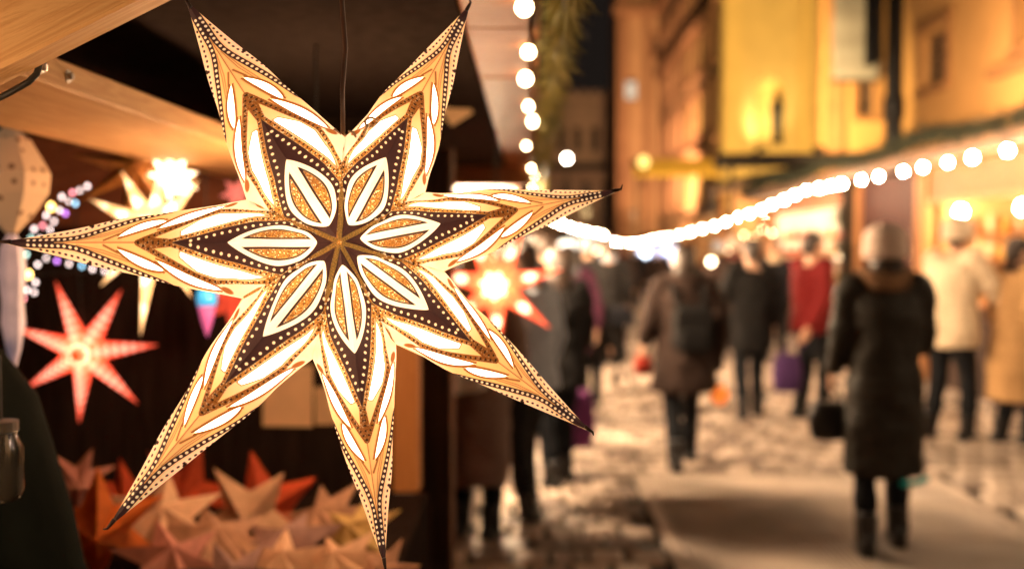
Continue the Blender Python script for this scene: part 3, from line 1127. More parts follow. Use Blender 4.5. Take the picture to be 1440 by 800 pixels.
# heap of folded stars on the counter
PAP = {'orange': mat('orange paper', (.80, .19, .03), .75, .3, 30, .05, transl=.25), 'red': mat('red paper', (.66, .085, .025), .75, .3, 30, .05, transl=.25), 'cream': mat('cream star paper', (.76, .46, .29), .75, .2, 30, .08, transl=.25),
       'tan': mat('tan kraft paper', (.54, .29, .18), .8, .3, 30, .08, transl=.2), 'rose': mat('dusty rose paper', (.62, .25, .19), .75, .3, 30, .08, transl=.25), 'mauve': mat('mauve brown paper', (.36, .20, .17), .8, .3, 30, .08, transl=.2), 'gold': mat('gold speckled paper', (.62, .40, .14), .6, .4, 90, .2, transl=.2)}
heap = [  # u, v, depth, radius, colour, label, rays, spin, tilt x, tilt y
    (138, 735, 1.95, .15, 'orange', 'large orange paper star standing at the left end of the heap', 6, 22, 22, 18),
    (108, 668, 2.3, .10, 'rose', 'pink paper star leaning at the back left corner of the heap', 7, 5, 30, 30),
    (228, 722, 2.1, .15, 'cream', 'wide cream paper star lying behind the large orange one', 6, 40, -52, 10),
    (262, 690, 2.6, .17, 'red', 'red paper star at the back of the heap near the wall', 6, 12, 6, -10),
    (352, 716, 2.3, .15, 'cream', 'cream paper star standing upright in the middle of the heap', 5, 52, 14, -4),
    (372, 706, 2.45, .16, 'red', 'bright red orange paper star standing right behind the upright cream one', 5, 30, 4, 4),
    (180, 690, 2.5, .12, 'red', 'dark red paper star between the pink one and the red one', 6, 33, 20, 0),
    (300, 758, 2.05, .16, 'tan', 'kraft brown paper star flat on the heap below the upright cream one', 7, 10, -70, 10),
    (400, 762, 2.05, .15, 'mauve', 'mauve paper star flat in the middle of the heap', 7, 30, -72, -8),
    (455, 722, 2.3, .14, 'tan', 'tan paper star on the right shoulder of the heap', 7, 0, -58, -20),
    (500, 742, 2.1, .12, 'gold', 'gold speckled paper star at the right edge of the heap', 6, 15, -48, -25),
    (395, 790, 1.88, .13, 'cream', 'pale cream paper star low in front at the middle of the heap', 7, 45, -66, 8),
    (240, 780, 1.92, .13, 'rose', 'rose paper star low in front beside the large orange one', 6, 0, -64, 14),
    (475, 790, 1.9, .13, 'cream', 'cream star at the front right corner of the heap', 7, 8, -68, -12),
    (325, 808, 1.8, .12, 'mauve', 'mauve star cut by the bottom of the frame, middle of the heap', 7, 18, -62, 6),
    (535, 800, 1.86, .09, 'tan', 'kraft star slipping off the right front edge of the heap', 6, 3, -50, -18),
]
for (u, v, d, r_, k, lab, n_, sp, tx, ty) in heap:
    paper_star(lab, W(u, v + 8, d), r_ * .93, r_ * .40, n_, r_ * .30, PAP[k], FACE @ Matrix.Rotation(R(tx), 3, 'X') @ Matrix.Rotation(R(ty), 3, 'Y'), R(sp), 'paper star', 'folded paper stars heaped on the counter')
# the basket tray that carries the heap
o = thing('display_tray', 'dark tray on the counter holding the heap of folded stars', 'tray', (-1.0, 2.1, .873))
MB().box((-1.02, 2.12, .90), (1.2, 1.0, .055), ch=.02).build('tray_body', M_darkwood, o)

# draped stand and glass jar at the far left
M_green = mat('dark green cloth', (.006, .008, .006), .9,   .4, 10, .3, spec=.05)
pst = W(25, 700, 1.45)
o = thing('draped_stand', 'dark green draped stand cut off by the left edge', 'display stand', (pst.x - .1, pst.y, .0))
rings = []
for z, rr in ((.0, .34), (.5, .27), (.9, .2), (1.2, .15), (1.38, .105), (1.45, .06)):
    rings.append([Vector((pst.x - .09 + rr * (1 + .07 * math.sin(5 * a)) * math.cos(a), pst.y + rr * (1 + .07 * math.sin(5 * a + 1)) * math.sin(a), z)) for a in [k * math.pi / 14 for k in range(28)]])
MB().loft(rings).build('drape', M_green, o, smooth=True)
jar = W(3, 652, 1.2)
o = thing('glass_jar', 'shiny glass jar lantern at the left edge below the red star', 'jar', jar)
M_glass, nt = nodes_of('clear jar glass')
out = N(nt, 'ShaderNodeOutputMaterial')
g_ = N(nt, 'ShaderNodeBsdfPrincipled', Roughness=.08)
g_.inputs['Base Color'].default_value = (.5, .45, .38, 1)
g_.inputs['Transmission Weight'].default_value = .95
nt.links.new(g_.outputs[0], out.inputs['Surface'])
MB().lathe([(.012, -.045), (.02, -.042), (.024, -.03), (.024, .02), (.017, .034), (.017, .044)], jar, 18).build('glass', M_glass, o, smooth=True)
MB().lathe([(.019, .040), (.019, .052), (.003, .054)], jar, 16).build('lid', M_steel, o)
MB().tube([jar + Vector((0, 0, .053)), jar + Vector((0, 0, .13)), jar + Vector((-.06, 0, .2))], .0015, 6).build('hanger', M_rubber, o)

# ================================================================== BUILDINGS
M_church = mat('yellow ochre render', (.62, .44, .16), .85, .12, 1.2, .1)
M_church_t = mat('pale yellow trim', (.68, .47, .16), .85, .12, 2, .1)
M_orange_w = mat('orange brown render', (.46, .25, .095), .88, .15, .9, .1)
M_orange_t = mat('brown stone trim', (.27, .13, .055), .85, .2, 2, .1)
M_pinkish = mat('dusky pink render', (.44, .25, .14), .88, .18, .8, .1)
M_pinkish_t = mat('dusky stone trim', (.30, .145, .08), .88, .2, 2, .1)
M_dim = mat('grey brown stone', (.30, .20, .15), .9, .2, .7, .1)
M_pane = mat('dark window pane', (.020, .016, .016), .12, .2, 3, 0, spec=.6)
M_frame = mat('dark window frame', (.10, .055, .035), .6, .2, 10, 0)
M_roofdark = mat('dark roofing', (.025, .02, .018), .8, .3, 10, .1)


def facade(root, o, ud, w, z0, z1, wins, m, trim, depth=.22, name='wall', thick=.4, surround=True):
    """a wall panel starting at o running along ud with real window openings; wins = (u0, u1, z0, z1, arched)"""
    o, ud = Vector(o), Vector(ud).normalized()
    nrm = Vector((ud.y, -ud.x, 0))                   # outward: to the right of ud
    us = sorted({0, w} | {q for a in wins for q in a[:2]})
    zs = sorted({z0, z1} | {q for a in wins for q in a[2:4]})
    mb = MB()
    Pn = lambda u, z, d=0: o + ud * u + Vector((0, 0, z)) - nrm * d
    for a, b in zip(us[:-1], us[1:]):
        for c, d in zip(zs[:-1], zs[1:]):
            mu, mz = (a + b) / 2, (c + d) / 2
            if any(q[0] < mu < q[1] and q[2] < mz < q[3] for q in wins):
                continue
            mb.add([Pn(a, c), Pn(b, c), Pn(b, d), Pn(a, d)], [(0, 1, 2, 3)])
    for q in wins:
        A, B, C_, D = q[:4]
        for (p, r_) in (((A, C_), (B, C_)), ((B, C_), (B, D)), ((B, D), (A, D)), ((A, D), (A, C_))):
            mb.add([Pn(*p), Pn(*p, depth), Pn(*r_, depth), Pn(*r_)], [(0, 1, 2, 3)])
    # back and sides
    mb.add([Pn(0, z0, thick), Pn(w, z0, thick), Pn(w, z1, thick), Pn(0, z1, thick)], [(3, 2, 1, 0)])
    mb.add([Pn(0, z1), Pn(w, z1), Pn(w, z1, thick), Pn(0, z1, thick)], [(0, 1, 2, 3)])
    mb.add([Pn(0, z0), Pn(0, z1), Pn(0, z1, thick), Pn(0, z0, thick)], [(0, 1, 2, 3)])
    mb.add([Pn(w, z0), Pn(w, z1), Pn(w, z1, thick), Pn(w, z0, thick)], [(3, 2, 1, 0)])
    mb.build(name, m, root)
    rot = Matrix((ud, -nrm, Vector((0, 0, 1)))).transposed()
    for q in wins:
        A, B, C_, D = q[:4]
        fr = MB()
        cx, cz = (A + B) / 2, (C_ + D) / 2
        t = .08
        e = depth - .05
        fr.box(Pn(A + t / 2, cz, e), (t, .06, D - C_), rot)
        fr.box(Pn(B - t / 2, cz, e), (t, .06, D - C_), rot)
        fr.box(Pn(cx, C_ + t / 2, e), (B - A - 2 * t, .06, t), rot)
        fr.box(Pn(cx, D - t / 2, e), (B - A - 2 * t, .06, t), rot)
        fr.box(Pn(cx, cz, e + .004), (.06, .05, D - C_ - 2 * t), rot)
        fr.box(Pn(cx, C_ + (D - C_) * .62, e + .008), (B - A - 2 * t, .05, .06), rot)
        if len(q) > 4 and q[4]:
            k = 8
            r_ = (B - A) / 2
            pts = [Pn(cx - r_ * math.cos(math.pi * i / k), D - r_ + r_ * math.sin(math.pi * i / k), e - .06) for i in range(k + 1)]
            for i in range(k):
                c0 = Pn(A if i < k / 2 else B, D, e - .06)
                fr.add([pts[i], pts[i + 1], c0], [(0, 1, 2)])
        f = fr.build('window', M_frame, root)
        MB().add([Pn(A, C_, depth - .02), Pn(B, C_, depth - .02), Pn(B, D, depth - .02), Pn(A, D, depth - .02)], [(0, 1, 2, 3)]).build('pane', M_pane, f)
        if surround:
            sb = MB()
            sb.box(Pn(cx, C_ - .10, -.06), (B - A + .35, .22, .14), rot)
            sb.box(Pn(cx, D + .22, -.05), (B - A + .5, .2, .16), rot)
            sb.box(Pn(A - .10, cz, -.02), (.14, .1, D - C_ + .18), rot)
            sb.box(Pn(B + .10, cz, -.02), (.14, .1, D - C_ + .18), rot)
            sb.build('surround', trim, f)
    return Pn, rot


# orange town house on the right, its front running along the lane
HX = 9.2
b = thing('town_house', 'orange brown town house on the right above the nearest stall, dark windows', 'building', (HX + 3, 20, 0))


def yz(u, v):                    # measured on that front
    Y = HX * FPX / (u - 745)
    return Y, CAM_Z + (347 - v) * Y / FPX


y_end = yz(1262, 200)[0]
wn_ = []
for (ua, ub, va, vb) in ((1290, 1324, 50, 124), (1421, 1470, -60, 62), (1290, 1324, -140, -40), (1352, 1388, -150, -52)):
    ya, yb = yz(ua, 0)[0], yz(ub, 0)[0]
    ym = (ya + yb) / 2
    wn_.append((y_end - ya, y_end - yb, CAM_Z + (347 - vb) * ym / FPX, CAM_Z + (347 - va) * ym / FPX))
wn_ = [(a, c, d, e) for a, c, d, e in wn_]
Pn, rot = facade(b, (HX, y_end, 0), (0, -1, 0), y_end - 9, 0, 13, wn_, M_orange_w, M_orange_t)
MB().box((HX - .06, (y_end + 9) / 2, 3.55), (.16, y_end - 9, .16)).build('string_course', M_orange_t, b)
yl = yz(1420, 100)
MB().box((HX - .12, yl[0] - .4, yl[1]), (.28, 2.4, .16)).build('ledge', M_orange_t, b)
facade(b, (HX, y_end + .002, 0), (1, 0, 0), 6, 0, 13, [], M_orange_w, M_orange_t, thick=.2)
MB().box((HX + 3, (y_end + 9) / 2, 13.1), (6.4, y_end - 8.6, .25)).build('roof', M_roofdark, b)

# yellow house behind it, facing the lane end on
DY = 31
b = thing('yellow_house', 'yellow house between the church front and the dark mast, one small dark window', 'building', (10, DY, 0))
xd = lambda u: (u - 745) * DY / FPX
zd = lambda v: CAM_Z + (347 - v) * DY / FPX
Pn, rot = facade(b, (xd(1150), DY, 0), (1, 0, 0), 5.0, 0, 13, [(xd(1201) - xd(1150), xd(1224) - xd(1150), zd(166), zd(118))], M_orange_w, M_orange_t)
MB().box((xd(1167), DY - .12, 6.5), (.5, .24, 13)).build('pilaster', M_orange_t, b)
MB().box((xd(1200), DY + 3, 13.1), (6, 6.5, .3)).build('roof', M_roofdark, b)
o = thing('hanging_banner', 'pale grey cloth banner hung high beside the dark mast', 'banner', (xd(1188), DY - .5, zd(120)))
mb = MB()
nx, nz = 9, 26
g_ = [[Vector((xd(1157) + (xd(1221) - xd(1157)) * i / nx, DY - .55 + .06 * math.sin(i * .9 + k * .35) * k / nz - .05 * math.sin(k * .8), zd(120) + (12.5 - zd(120)) * k / nz)) for i in range(nx + 1)] for k in range(nz + 1)]
mb.add([p for r_ in g_ for p in r_], [(k * (nx + 1) + i, k * (nx + 1) + i + 1, (k + 1) * (nx + 1) + i + 1, (k + 1) * (nx + 1) + i) for k in range(nz) for i in range(nx)])
q = mb.build('cloth', mat('pale banner cloth', (.17, .165, .17), .9, .2, .9, .1, col2=(.11, .10, .10), stretch=(.3, 1, 2)), o, smooth=True)
q.modifiers.new('thick', 'SOLIDIFY').thickness = .02
MB().tube([Vector((xd(1150), DY - .55, 12.52)), Vector((xd(1228), DY - .55, 12.52))], .05, 8).build('rod', M_iron, o)
MB().tube([Vector((xd(1155), DY - .55, zd(121))), Vector((xd(1223), DY - .55, zd(121)))], .05, 8).build('rod', M_iron, o)

# dark mast
mx_, my_ = 5.78, 16.0
o = thing('lamp_mast', 'thick dark iron mast standing behind the right stalls', 'mast', (mx_, my_, 0))
MB().lathe([(.24, 0), (.24, .5), (.17, .62), (.135, 3.6), (.165, 3.65), (.165, 3.95), (.135, 4.0), (.125, 8.6)], (mx_, my_, 0), 16).build('shaft', M_iron, o, smooth=False)
MB().box((mx_ - .32, my_ + .05, 5.6), (.12, .5, 2.2), ch=.01).build('mast_panel', M_iron, o)

# church front, flood lit
CY = 40
xc = lambda u: (u - 745) * CY / FPX
zc = lambda v: CAM_Z + (347 - v) * CY / FPX
b = thing('church', 'flood-lit yellow church front with an arched niche', 'church', (xc(1082), CY, 0))
nW = xc(1152) - xc(1012)
Pn, rot = facade(b, (xc(1012), CY, 0), (1, 0, 0), nW, 0, 17, [(xc(1058) - xc(1012), xc(1098) - xc(1012), zc(205), zc(112))], M_church, M_church_t, depth=.02, surround=False, thick=1.4)
# replace the window there by a deep half-round niche
for ch in [o for o in b.children if o.name.startswith('window')]:
    for c_ in list(ch.children):
        bpy.data.objects.remove(c_)
    bpy.data.objects.remove(ch)
xa, xb = xc(1058), xc(1098)
r_ = (xb - xa) / 2
rings = []
for k in range(13):
    z = zc(205) + (zc(112) - r_ - zc(205)) * k / 8 if k <= 8 else zc(112) - r_ + r_ * math.sin((k - 8) / 4 * math.pi / 2)
    q = r_ if k <= 8 else r_ * max(math.cos((k - 8) / 4 * math.pi / 2), .02)
    rings.append([Vector(((xa + xb) / 2 - q * math.cos(math.pi * i / 12), CY + .9 * q / r_ * math.sin(math.pi * i / 12), z)) for i in range(13)])
mb = MB()
vs_ = [p for r2 in rings for p in r2]
mb.add(vs_, [(k * 13 + i, k * 13 + i + 1, (k + 1) * 13 + i + 1, (k + 1) * 13 + i) for k in range(12) for i in range(12)])
mb.build('niche', M_church_t, b, smooth=True)
mb = MB()                                               # spandrels close the corners over the arch
top = zc(112)
for i in range(8):
    a0, a1 = math.pi * i / 8, math.pi * (i + 1) / 8
    p = [Vector(((xa + xb) / 2 - r_ * math.cos(a), CY - .003, top - r_ + r_ * math.sin(a))) for a in (a0, a1)]
    c0 = Vector((xa if i < 4 else xb, CY - .003, top + .002))
    mb.add([p[0], p[1], c0], [(0, 1, 2)])
mb.build('arch', M_church, b)
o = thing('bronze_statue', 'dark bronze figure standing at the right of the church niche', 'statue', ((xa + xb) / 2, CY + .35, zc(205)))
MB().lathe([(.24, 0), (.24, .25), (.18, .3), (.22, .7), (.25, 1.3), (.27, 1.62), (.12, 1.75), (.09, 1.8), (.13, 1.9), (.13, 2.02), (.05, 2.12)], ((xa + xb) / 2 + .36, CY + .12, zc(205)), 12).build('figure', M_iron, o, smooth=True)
nl = thing('niche_lamp', 'small lamp on a bracket lighting the church niche', 'lamp', ((xa + xb) / 2 - .5, CY - 1.0, zc(205) - .2))
MB().box(((xa + xb) / 2 - .5, CY - 1.0, zc(205) - .25), (.3, .3, .16), ch=.02).build('lamp_housing', M_iron, nl)
MB().tube([((xa + xb) / 2 - .5, CY - .9, zc(205) - .3), ((xa + xb) / 2 - .5, CY, zc(205) - .3)], .03, 6).build('bracket', M_iron, nl)
spot_light('niche_beam', ((xa + xb) / 2 - .55, CY - 1.0, zc(205) - .1), ((xa + xb) / 2 + .0, CY + .7, zc(150)), 620, (1.0, .78, .42), R(80), 1, .15, nl)
for u0, u1 in ((1014, 1036), (1122, 1134), (1138, 1151)):
    MB().box(((xc(u0) + xc(u1)) / 2, CY - .14, 8.0), (xc(u1) - xc(u0), .28, 15.4), ch=.03).build('pilaster', M_church_t, b)
    MB().box(((xc(u0) + xc(u1)) / 2, CY - .17, 1.0), (xc(u1) - xc(u0) + .14, .40, 1.9), ch=.03).build('plinth', M_church_t, b)
MB().box((xc(1082), CY - .2, 15.9), (nW + .3, .5, .5), ch=.05).build('cornice', M_church_t, b)
mb = MB()                                              # raking gable
mb.loft([[(xc(1012), CY - .1, 16.2), (xc(1152), CY - .1, 16.2), (xc(1082), CY - .1, 19.5)], [(xc(1012), CY + .5, 16.2), (xc(1152), CY + .5, 16.2), (xc(1082), CY + .5, 19.5)]])
mb.build('gable', M_church, b)
MB().box((xc(1012) + .2, CY + 5, 8.2), (.4, 9.2, 16.4)).build('side_wall', M_church, b)
MB().box((xc(1152) - .2, CY + 5, 8.2), (.4, 9.2, 16.4)).build('side_wall', M_church, b)

# long dusky front receding to the tower
LX = 7.62
b = thing('long_town_house', 'long dusky pink house front with rows of dark windows left of the church', 'building', (LX + 3, 50, 0))
w0, w1 = 59.5, 40.5
wl = []
for yy in (42.3, 45.0, 47.8, 50.8, 54.0, 57.3):
    for (za, zb) in ((3.6, 5.2), (6.6, 8.3), (9.4, 11.0), (12.2, 13.6)):
        wl.append((w0 - yy - .55, w0 - yy + .55, za, zb))
Pn, rot = facade(b, (LX, w0, 0), (0, -1, 0), w0 - w1, 0, 15.5, wl, M_pinkish, M_pinkish_t)
for z_ in (5.95, 11.6, 15.5):
    MB().box((LX - .12, (w0 + w1) / 2, z_), (.34, w0 - w1, .3)).build('cornice', M_pinkish_t, b)
MB().box((LX + 3, (w0 + w1) / 2, 15.9), (6.2, w0 - w1 + .4, .4)).build('roof', M_roofdark, b)
# tower
TY = 60
xt = lambda u: (u - 745) * TY / FPX
zt = lambda v: CAM_Z + (347 - v) * TY / FPX
b = thing('church_tower', 'tall dusky tower at the lane end, one small lit window', 'tower', ((xt(868) + xt(928)) / 2, TY, 0))
Pn, rot = facade(b, (xt(868), TY, 0), (1, 0, 0), xt(935) - xt(868), 0, 19, [(xt(938 - 3) - xt(868) - .8, xt(935) - xt(868) - .25, zt(82), zt(58))], M_pinkish, M_pinkish_t)
facade(b, (xt(868), TY + 6, 0), (0, -1, 0), 5.998, 0, 19, [], M_pinkish, M_pinkish_t)
for u0, u1 in ((866, 882), (904, 912)):
    MB().box(((xt(u0) + xt(u1)) / 2, TY - .16, 9), (xt(u1) - xt(u0), .3, 18), ch=.03).build('pilaster', M_pinkish_t, b)
MB().box((xt(900), TY - .3, 15.6), (3.4, .7, .5), ch=.05).build('cornice', M_pinkish_t, b)
MB().box((xt(900), TY + 3, 19.2), (3.4, 7, .4), ch=.05).build('roof', M_roofdark, b)
f = MB().box((xt(885), TY - .34, zt(131)), (.75, .1, 1.15), ch=.02).build('window', M_frame, b)
MB().box((xt(885), TY - .40, zt(131)), (.62, .03, 1.0)).build('pane', lamp_mat('lit window glass', (1, .78, .55), .8), f)
# low hall closing the lane
EY = 72
xe = lambda u: (u - 745) * EY / FPX
ze = lambda v: CAM_Z + (347 - v) * EY / FPX
b = thing('lane_end_hall', 'dim stone hall with a row of arched windows closing the lane', 'building', (xe(810), EY, 0))
wl = []
for uu in (726, 754, 790, 812, 836, 858):
    wl.append((xe(uu - 6) - xe(690), xe(uu + 6) - xe(690), ze(214), ze(180), True))
for uu in (730, 762, 795, 824, 852):
    wl.append((xe(uu - 6) - xe(690), xe(uu + 6) - xe(690), ze(306), ze(256)))
Pn, rot = facade(b, (xe(690), EY, 0), (1, 0, 0), xe(874) - xe(690), 0, ze(142), wl, M_dim, M_dim)
MB().box((xe(782), EY - .35, ze(236)), (xe(874) - xe(690), .9, .42)).build('canopy', M_roofdark, b)
MB().box((xe(782), EY + .1, ze(140)), (xe(874) - xe(690) + .4, .9, .4)).build('cornice', M_dim, b)
for k in range(12):
    MB().box((xe(697 + k * 15.4), EY + .1, ze(136) + .1), (.5, .5, .5), ch=.04).build('merlon', M_dim, b)
MB().box((xe(782), EY + 4, ze(144)), (xe(874) - xe(690) + .2, 7, .4)).build('roof', M_roofdark, b)
# lone street lamp in front of the hall
lp = Vector((( 797 - 745) * 45 / FPX, 45, CAM_Z + (347 - 224) * 45 / FPX))
o = thing('street_lamp', 'lone white street lamp in front of the dim hall', 'street lamp', (lp.x, lp.y, 0))
MB().lathe([(.12, 0), (.12, .6), (.06, .7), (.045, lp.z - .2), (.06, lp.z - .17)], (lp.x, lp.y, 0), 10).build('pole', M_iron, o)
MB().ell(lp, (.12, .12, .13), 12, 8).build('globe', lamp_mat('street lamp globe', (1, .86, .68), 60), o, smooth=True)
MB().lathe([(.2, .17), (.06, .27), (.01, .3)], lp, 10).build('cap', M_iron, o)

# flood lights on the stall roofs


def flood(p, target, power, col, angle, label, base):
    o = thing('floodlight', label, 'floodlight', p, 0, 'floodlights aimed at the house fronts')
    d = (Vector(target) - Vector(p)).normalized()
    Mq = d.to_track_quat('Z', 'Y').to_matrix()
    MB().lathe([(.03, -.14), (.09, -.12), (.13, 0), (.125, 0), (.08, -.10)], p, 14, Mq, cap=False).build('lamp_housing', M_iron, o)
    MB().tube([Vector(p) - d * .1, Vector((p[0], p[1], base))], .02, 8).build('bracket', M_iron, o)
    spot_light('flood_beam', Vector(p) + d * .03, target, power, col, angle, .7, .08, o)


flood((5.7, 25.4, 3.9), (xc(1080), CY, 8.5), 12500, (1.0, .66, .25), R(75), 'floodlight on the tall stall roof aimed at the yellow church', 3.2)
flood((6.25, 17.3, 3.55), (HX, 20.3, 6.2), 3000, (1.0, .62, .28), R(140), 'floodlight on the white stall roof aimed at the orange town house', 2.95)
flood((6.5, 22.6, 3.75), (xd(1190), DY, 7.5), 3000, (1.0, .68, .26), R(80), 'floodlight on the tall stall roof aimed at the yellow house', 3.3)
flood((4.8, 45.0, 3.2), (LX, 52, 8.5), 8000, (1.0, .58, .28), R(130), 'floodlight on a thin pole aimed at the dusky house front', 0)
flood((4.9, 47.0, 3.2), (xt(895), TY, 9.5), 6000, (1.0, .58, .30), R(70), 'floodlight on a thin pole aimed at the tower', 0)

# ================================================================== STALLS ON THE RIGHT
M_st_wood = wood('stall timber', (.38, .17, .065), (.28, .11, .04), axis=1)
M_st_dark = mat('dark stall boards', (.055, .026, .016), .8, .4, 6, .2, stretch=(10, 10, 1))
M_header_y = wood('red brown valance', (.34, .11, .04), (.22, .06, .022), axis=1)
M_st_fascia = wood('dark fascia timber', (.10, .045, .018), (.07, .03, .012), axis=1)
M_st_red = mat('dark red shutter', (.05, .010, .006), .75, .3, 8, .1, stretch=(1, 12, 1))
M_goods = [mat('goods ' + n_, c_, .6, .3, 20, .1) for n_, c_ in (('amber', (.6, .27, .06)), ('cream', (.7, .55, .38)), ('red', (.5, .07, .04)), ('gold', (.6, .38, .10)), ('brown', (.22, .10, .05)))]
M_lin = mat('pale interior boards', (.62, .38, .19), .8, .2, 3, .1)
M_lin_w = mat('white interior panel', (.78, .66, .52), .8, .15, 3, .05)
M_lampR = lamp_mat('stall bulb glass', (1.0, .62, .28), 620)
M_lampW = lamp_mat('white stall bulb glass', (1.0, .78, .54), 1100)
SX = 4.62
EZ = 2.53
goods_mesh = []
for k in range(5):
    prof = [[(.05, 0), (.06, .03), (.055, .10), (.02, .13), (.03, .16), (.001, .18)], [(.035, 0), (.04, .12), (.015, .17), (.015, .22), (.001, .225)], [(.07, 0), (.08, .05), (.06, .09), (.001, .10)], [(.045, 0), (.05, .08), (.05, .09), (.001, .10)], [(.02, 0), (.06, .06), (.02, .16), (.001, .2)]][k]
    q = MB().lathe(prof, n=9).build('jar', M_goods[k], None, org=(0, 0, 0), smooth=True)
    goods_mesh.append(q.data)
    bpy.data.objects.remove(q)
gcount = 0


def kiosk(y0, y1, label, inner, lamps, shelves=True, valance=None, closed=False, depth=1.9, x=SX, ez=EZ, roofm=None, lampm=None, gable=False):
    t = thing('market_stall', label, 'market stall', (x + depth / 2, (y0 + y1) / 2, 0), 0, 'market stalls along the right side')
    ym, L_ = (y0 + y1) / 2, y1 - y0
    MB().box((x + .04, ym, .5), (.06, L_ - .2, .98), ch=.01).build('counter_front', M_st_dark, t)
    MB().box((x + .12, ym, 1.015), (.55, L_ - .2, .04), ch=.01).build('counter_top', M_st_wood, t)
    MB().box((x + depth, ym, ez / 2), (.06, L_, ez)).build('back_wall', inner, t)
    for yy in (y0 + .03, y1 - .03):
        MB().box((x + depth / 2 + .06, yy, ez / 2), (depth - .2, .05, ez - .01)).build('side_wall', inner if not closed else M_st_dark, t)
    for yy in (y0 + .05, y1 - .05):
        MB().box((x, yy, ez / 2), (.11, .11, ez), ch=.008).build('post', M_st_wood, t)
    # sloping roof with eave
    R0 = [(x - .45, ez + .03), (x + depth + .15, ez + .62), (x + depth + .15, ez + .68), (x - .45, ez + .09)]
    MB().loft([[Vector((a, y0 - .1, z)) for a, z in R0], [Vector((a, y1 + .1, z)) for a, z in R0]]).build('roof', roofm or M_roofdark, t)
    MB().box((x - .462, ym, ez + .02), (.028, L_ + .16, .15), ch=.004).build('fascia', M_st_fascia, t)
    MB().box((x + .6, ym, ez - .02), (1.9, L_ - .14, .03)).build('ceiling', inner, t)
    if valance:
        MB().box((x + .005, ym, (ez - .03 + valance) / 2), (.04, L_ - .22, ez - .03 - valance), ch=.006).build('valance', M_header_y, t)
        MB().box((x - .03, ym, valance + .03), (.03, L_ - .22, .06), ch=.006).build('valance_trim', M_st_wood, t)
    if closed:
        n_ = int(L_ / .24)
        for k in range(n_):
            yy = y0 + .12 + (k + .5) * (L_ - .24) / n_
            MB().box((x + .02, yy, 1.78), (.03, (L_ - .24) / n_ - .012, 1.46), ch=.004).build('board', M_st_red, t)
    elif shelves:
        for z in (1.15, 1.45, 1.75):
            MB().box((x + .98, y1 - .17, z), (1.55, .24, .025)).build('shelf', M_st_wood, t)
    for (dx, yy, z) in lamps:
        p = Vector((x + dx, yy, z))
        l = MB().lathe([(r2 * .11, z2 * .11) for r2, z2 in bulb_prof], p, 12).build('lamp', lampm or M_lampR, t, smooth=True)
        MB().tube([p + Vector((0, 0, .055)), Vector((p.x, p.y, ez - .03))], .006, 6).build('cord', M_rubber, l)
    return t


KINDS = ('jar', 'bottle', 'pot', 'tin', 'candle')


SHORT = ('amber jar', 'cream slim bottle', 'red squat pot', 'gold tin', 'brown pine-shaped candle')
ORD = ('leftmost', 'second', 'third', 'fourth', 'fifth', 'sixth')


def wares(spots, where):
    """spots run from left to right as seen from the lane"""
    ks = [rnd.randrange(5) for _ in spots]
    for q, (i, p) in enumerate(zip(ks, spots)):
        o = bpy.data.objects.new(KINDS[i], goods_mesh[i])
        COL.objects.link(o)
        o.location = p
        o.rotation_euler.z = rnd.uniform(0, 6)
        o.scale = [rnd.uniform(.95, 1.3)] * 3
        n_ = ks[:q].count(i)
        lab = 'only %s on the %s' % (SHORT[i], where) if ks.count(i) == 1 else '%s %s%s on the %s' % (ORD[n_], SHORT[i], '' if n_ == 0 else ' from left', where)
        tag(o, lab, KINDS[i], '%ss on the %s' % (SHORT[i], where))


def goods(y1, stall):
    for z, w_ in ((1.163, 'lower shelf'), (1.463, 'middle shelf'), (1.763, 'top shelf')):
        wares([(SX + .32 + k * .17 + rnd.uniform(-.02, .02), y1 - .17 + rnd.uniform(-.04, .04), z) for k in range(8)], '%s of the %s' % (w_, stall))


def counter_goods(y0, y1, n, stall):
    wares([(SX + .14 + rnd.uniform(-.08, .08), y1 - (k + .5) * (y1 - y0) / n + rnd.uniform(-.05, .05), 1.036) for k in range(n)], 'counter of the %s' % stall)


kiosk(8.3, 11.7, 'brightly lit orange stall at the right edge, wares on shelves', M_lin, [(.13, 11.08, 1.98), (.18, 9.8, 1.98), (.9, 8.9, 2.1)], valance=2.08)
goods(11.7, 'right edge stall')
counter_goods(8.6, 11.4, 8, 'right edge stall')
kiosk(11.8, 14.1, 'closed stall with dark red shutters, behind the lady in the pale hat', M_st_dark, [], closed=True)
kiosk(14.4, 19.4, 'white lit stall behind the person in red, left of the green post', M_lin_w, [(1.1, 15.2, 2.0), (1.2, 16.7, 2.0), (1.2, 18.0, 2.0)], valance=2.2, lampm=M_lampW)
goods(19.4, 'white lit stall')
counter_goods(14.8, 19.0, 8, 'white lit stall')
kiosk(21.5, 26.0, 'stall with a tall dark flat roof in front of the church', M_lin, [(.7, 22.8, 2.4), (.9, 25, 2.4)], x=5.0, depth=2.4, ez=3.0)
kiosk(28.0, 33.0, 'warm lit stall beyond the tall dark-roofed one', M_lin, [(.7, 30.5, 2.0)], x=5.3)
o = thing('dark_awning', 'long dark flat awning in front of the church', 'awning', (6.0, 21.2, 3.2))
MB().box((5.75, 21.3, 3.42), (3.5, 1.1, .22), ch=.03).build('canopy', M_roofdark, o)
for xx in (4.2, 7.3):
    MB().tube([Vector((xx, 20.9, 0)), Vector((xx, 20.9, 3.31))], .05, 8).build('post', M_iron, o)

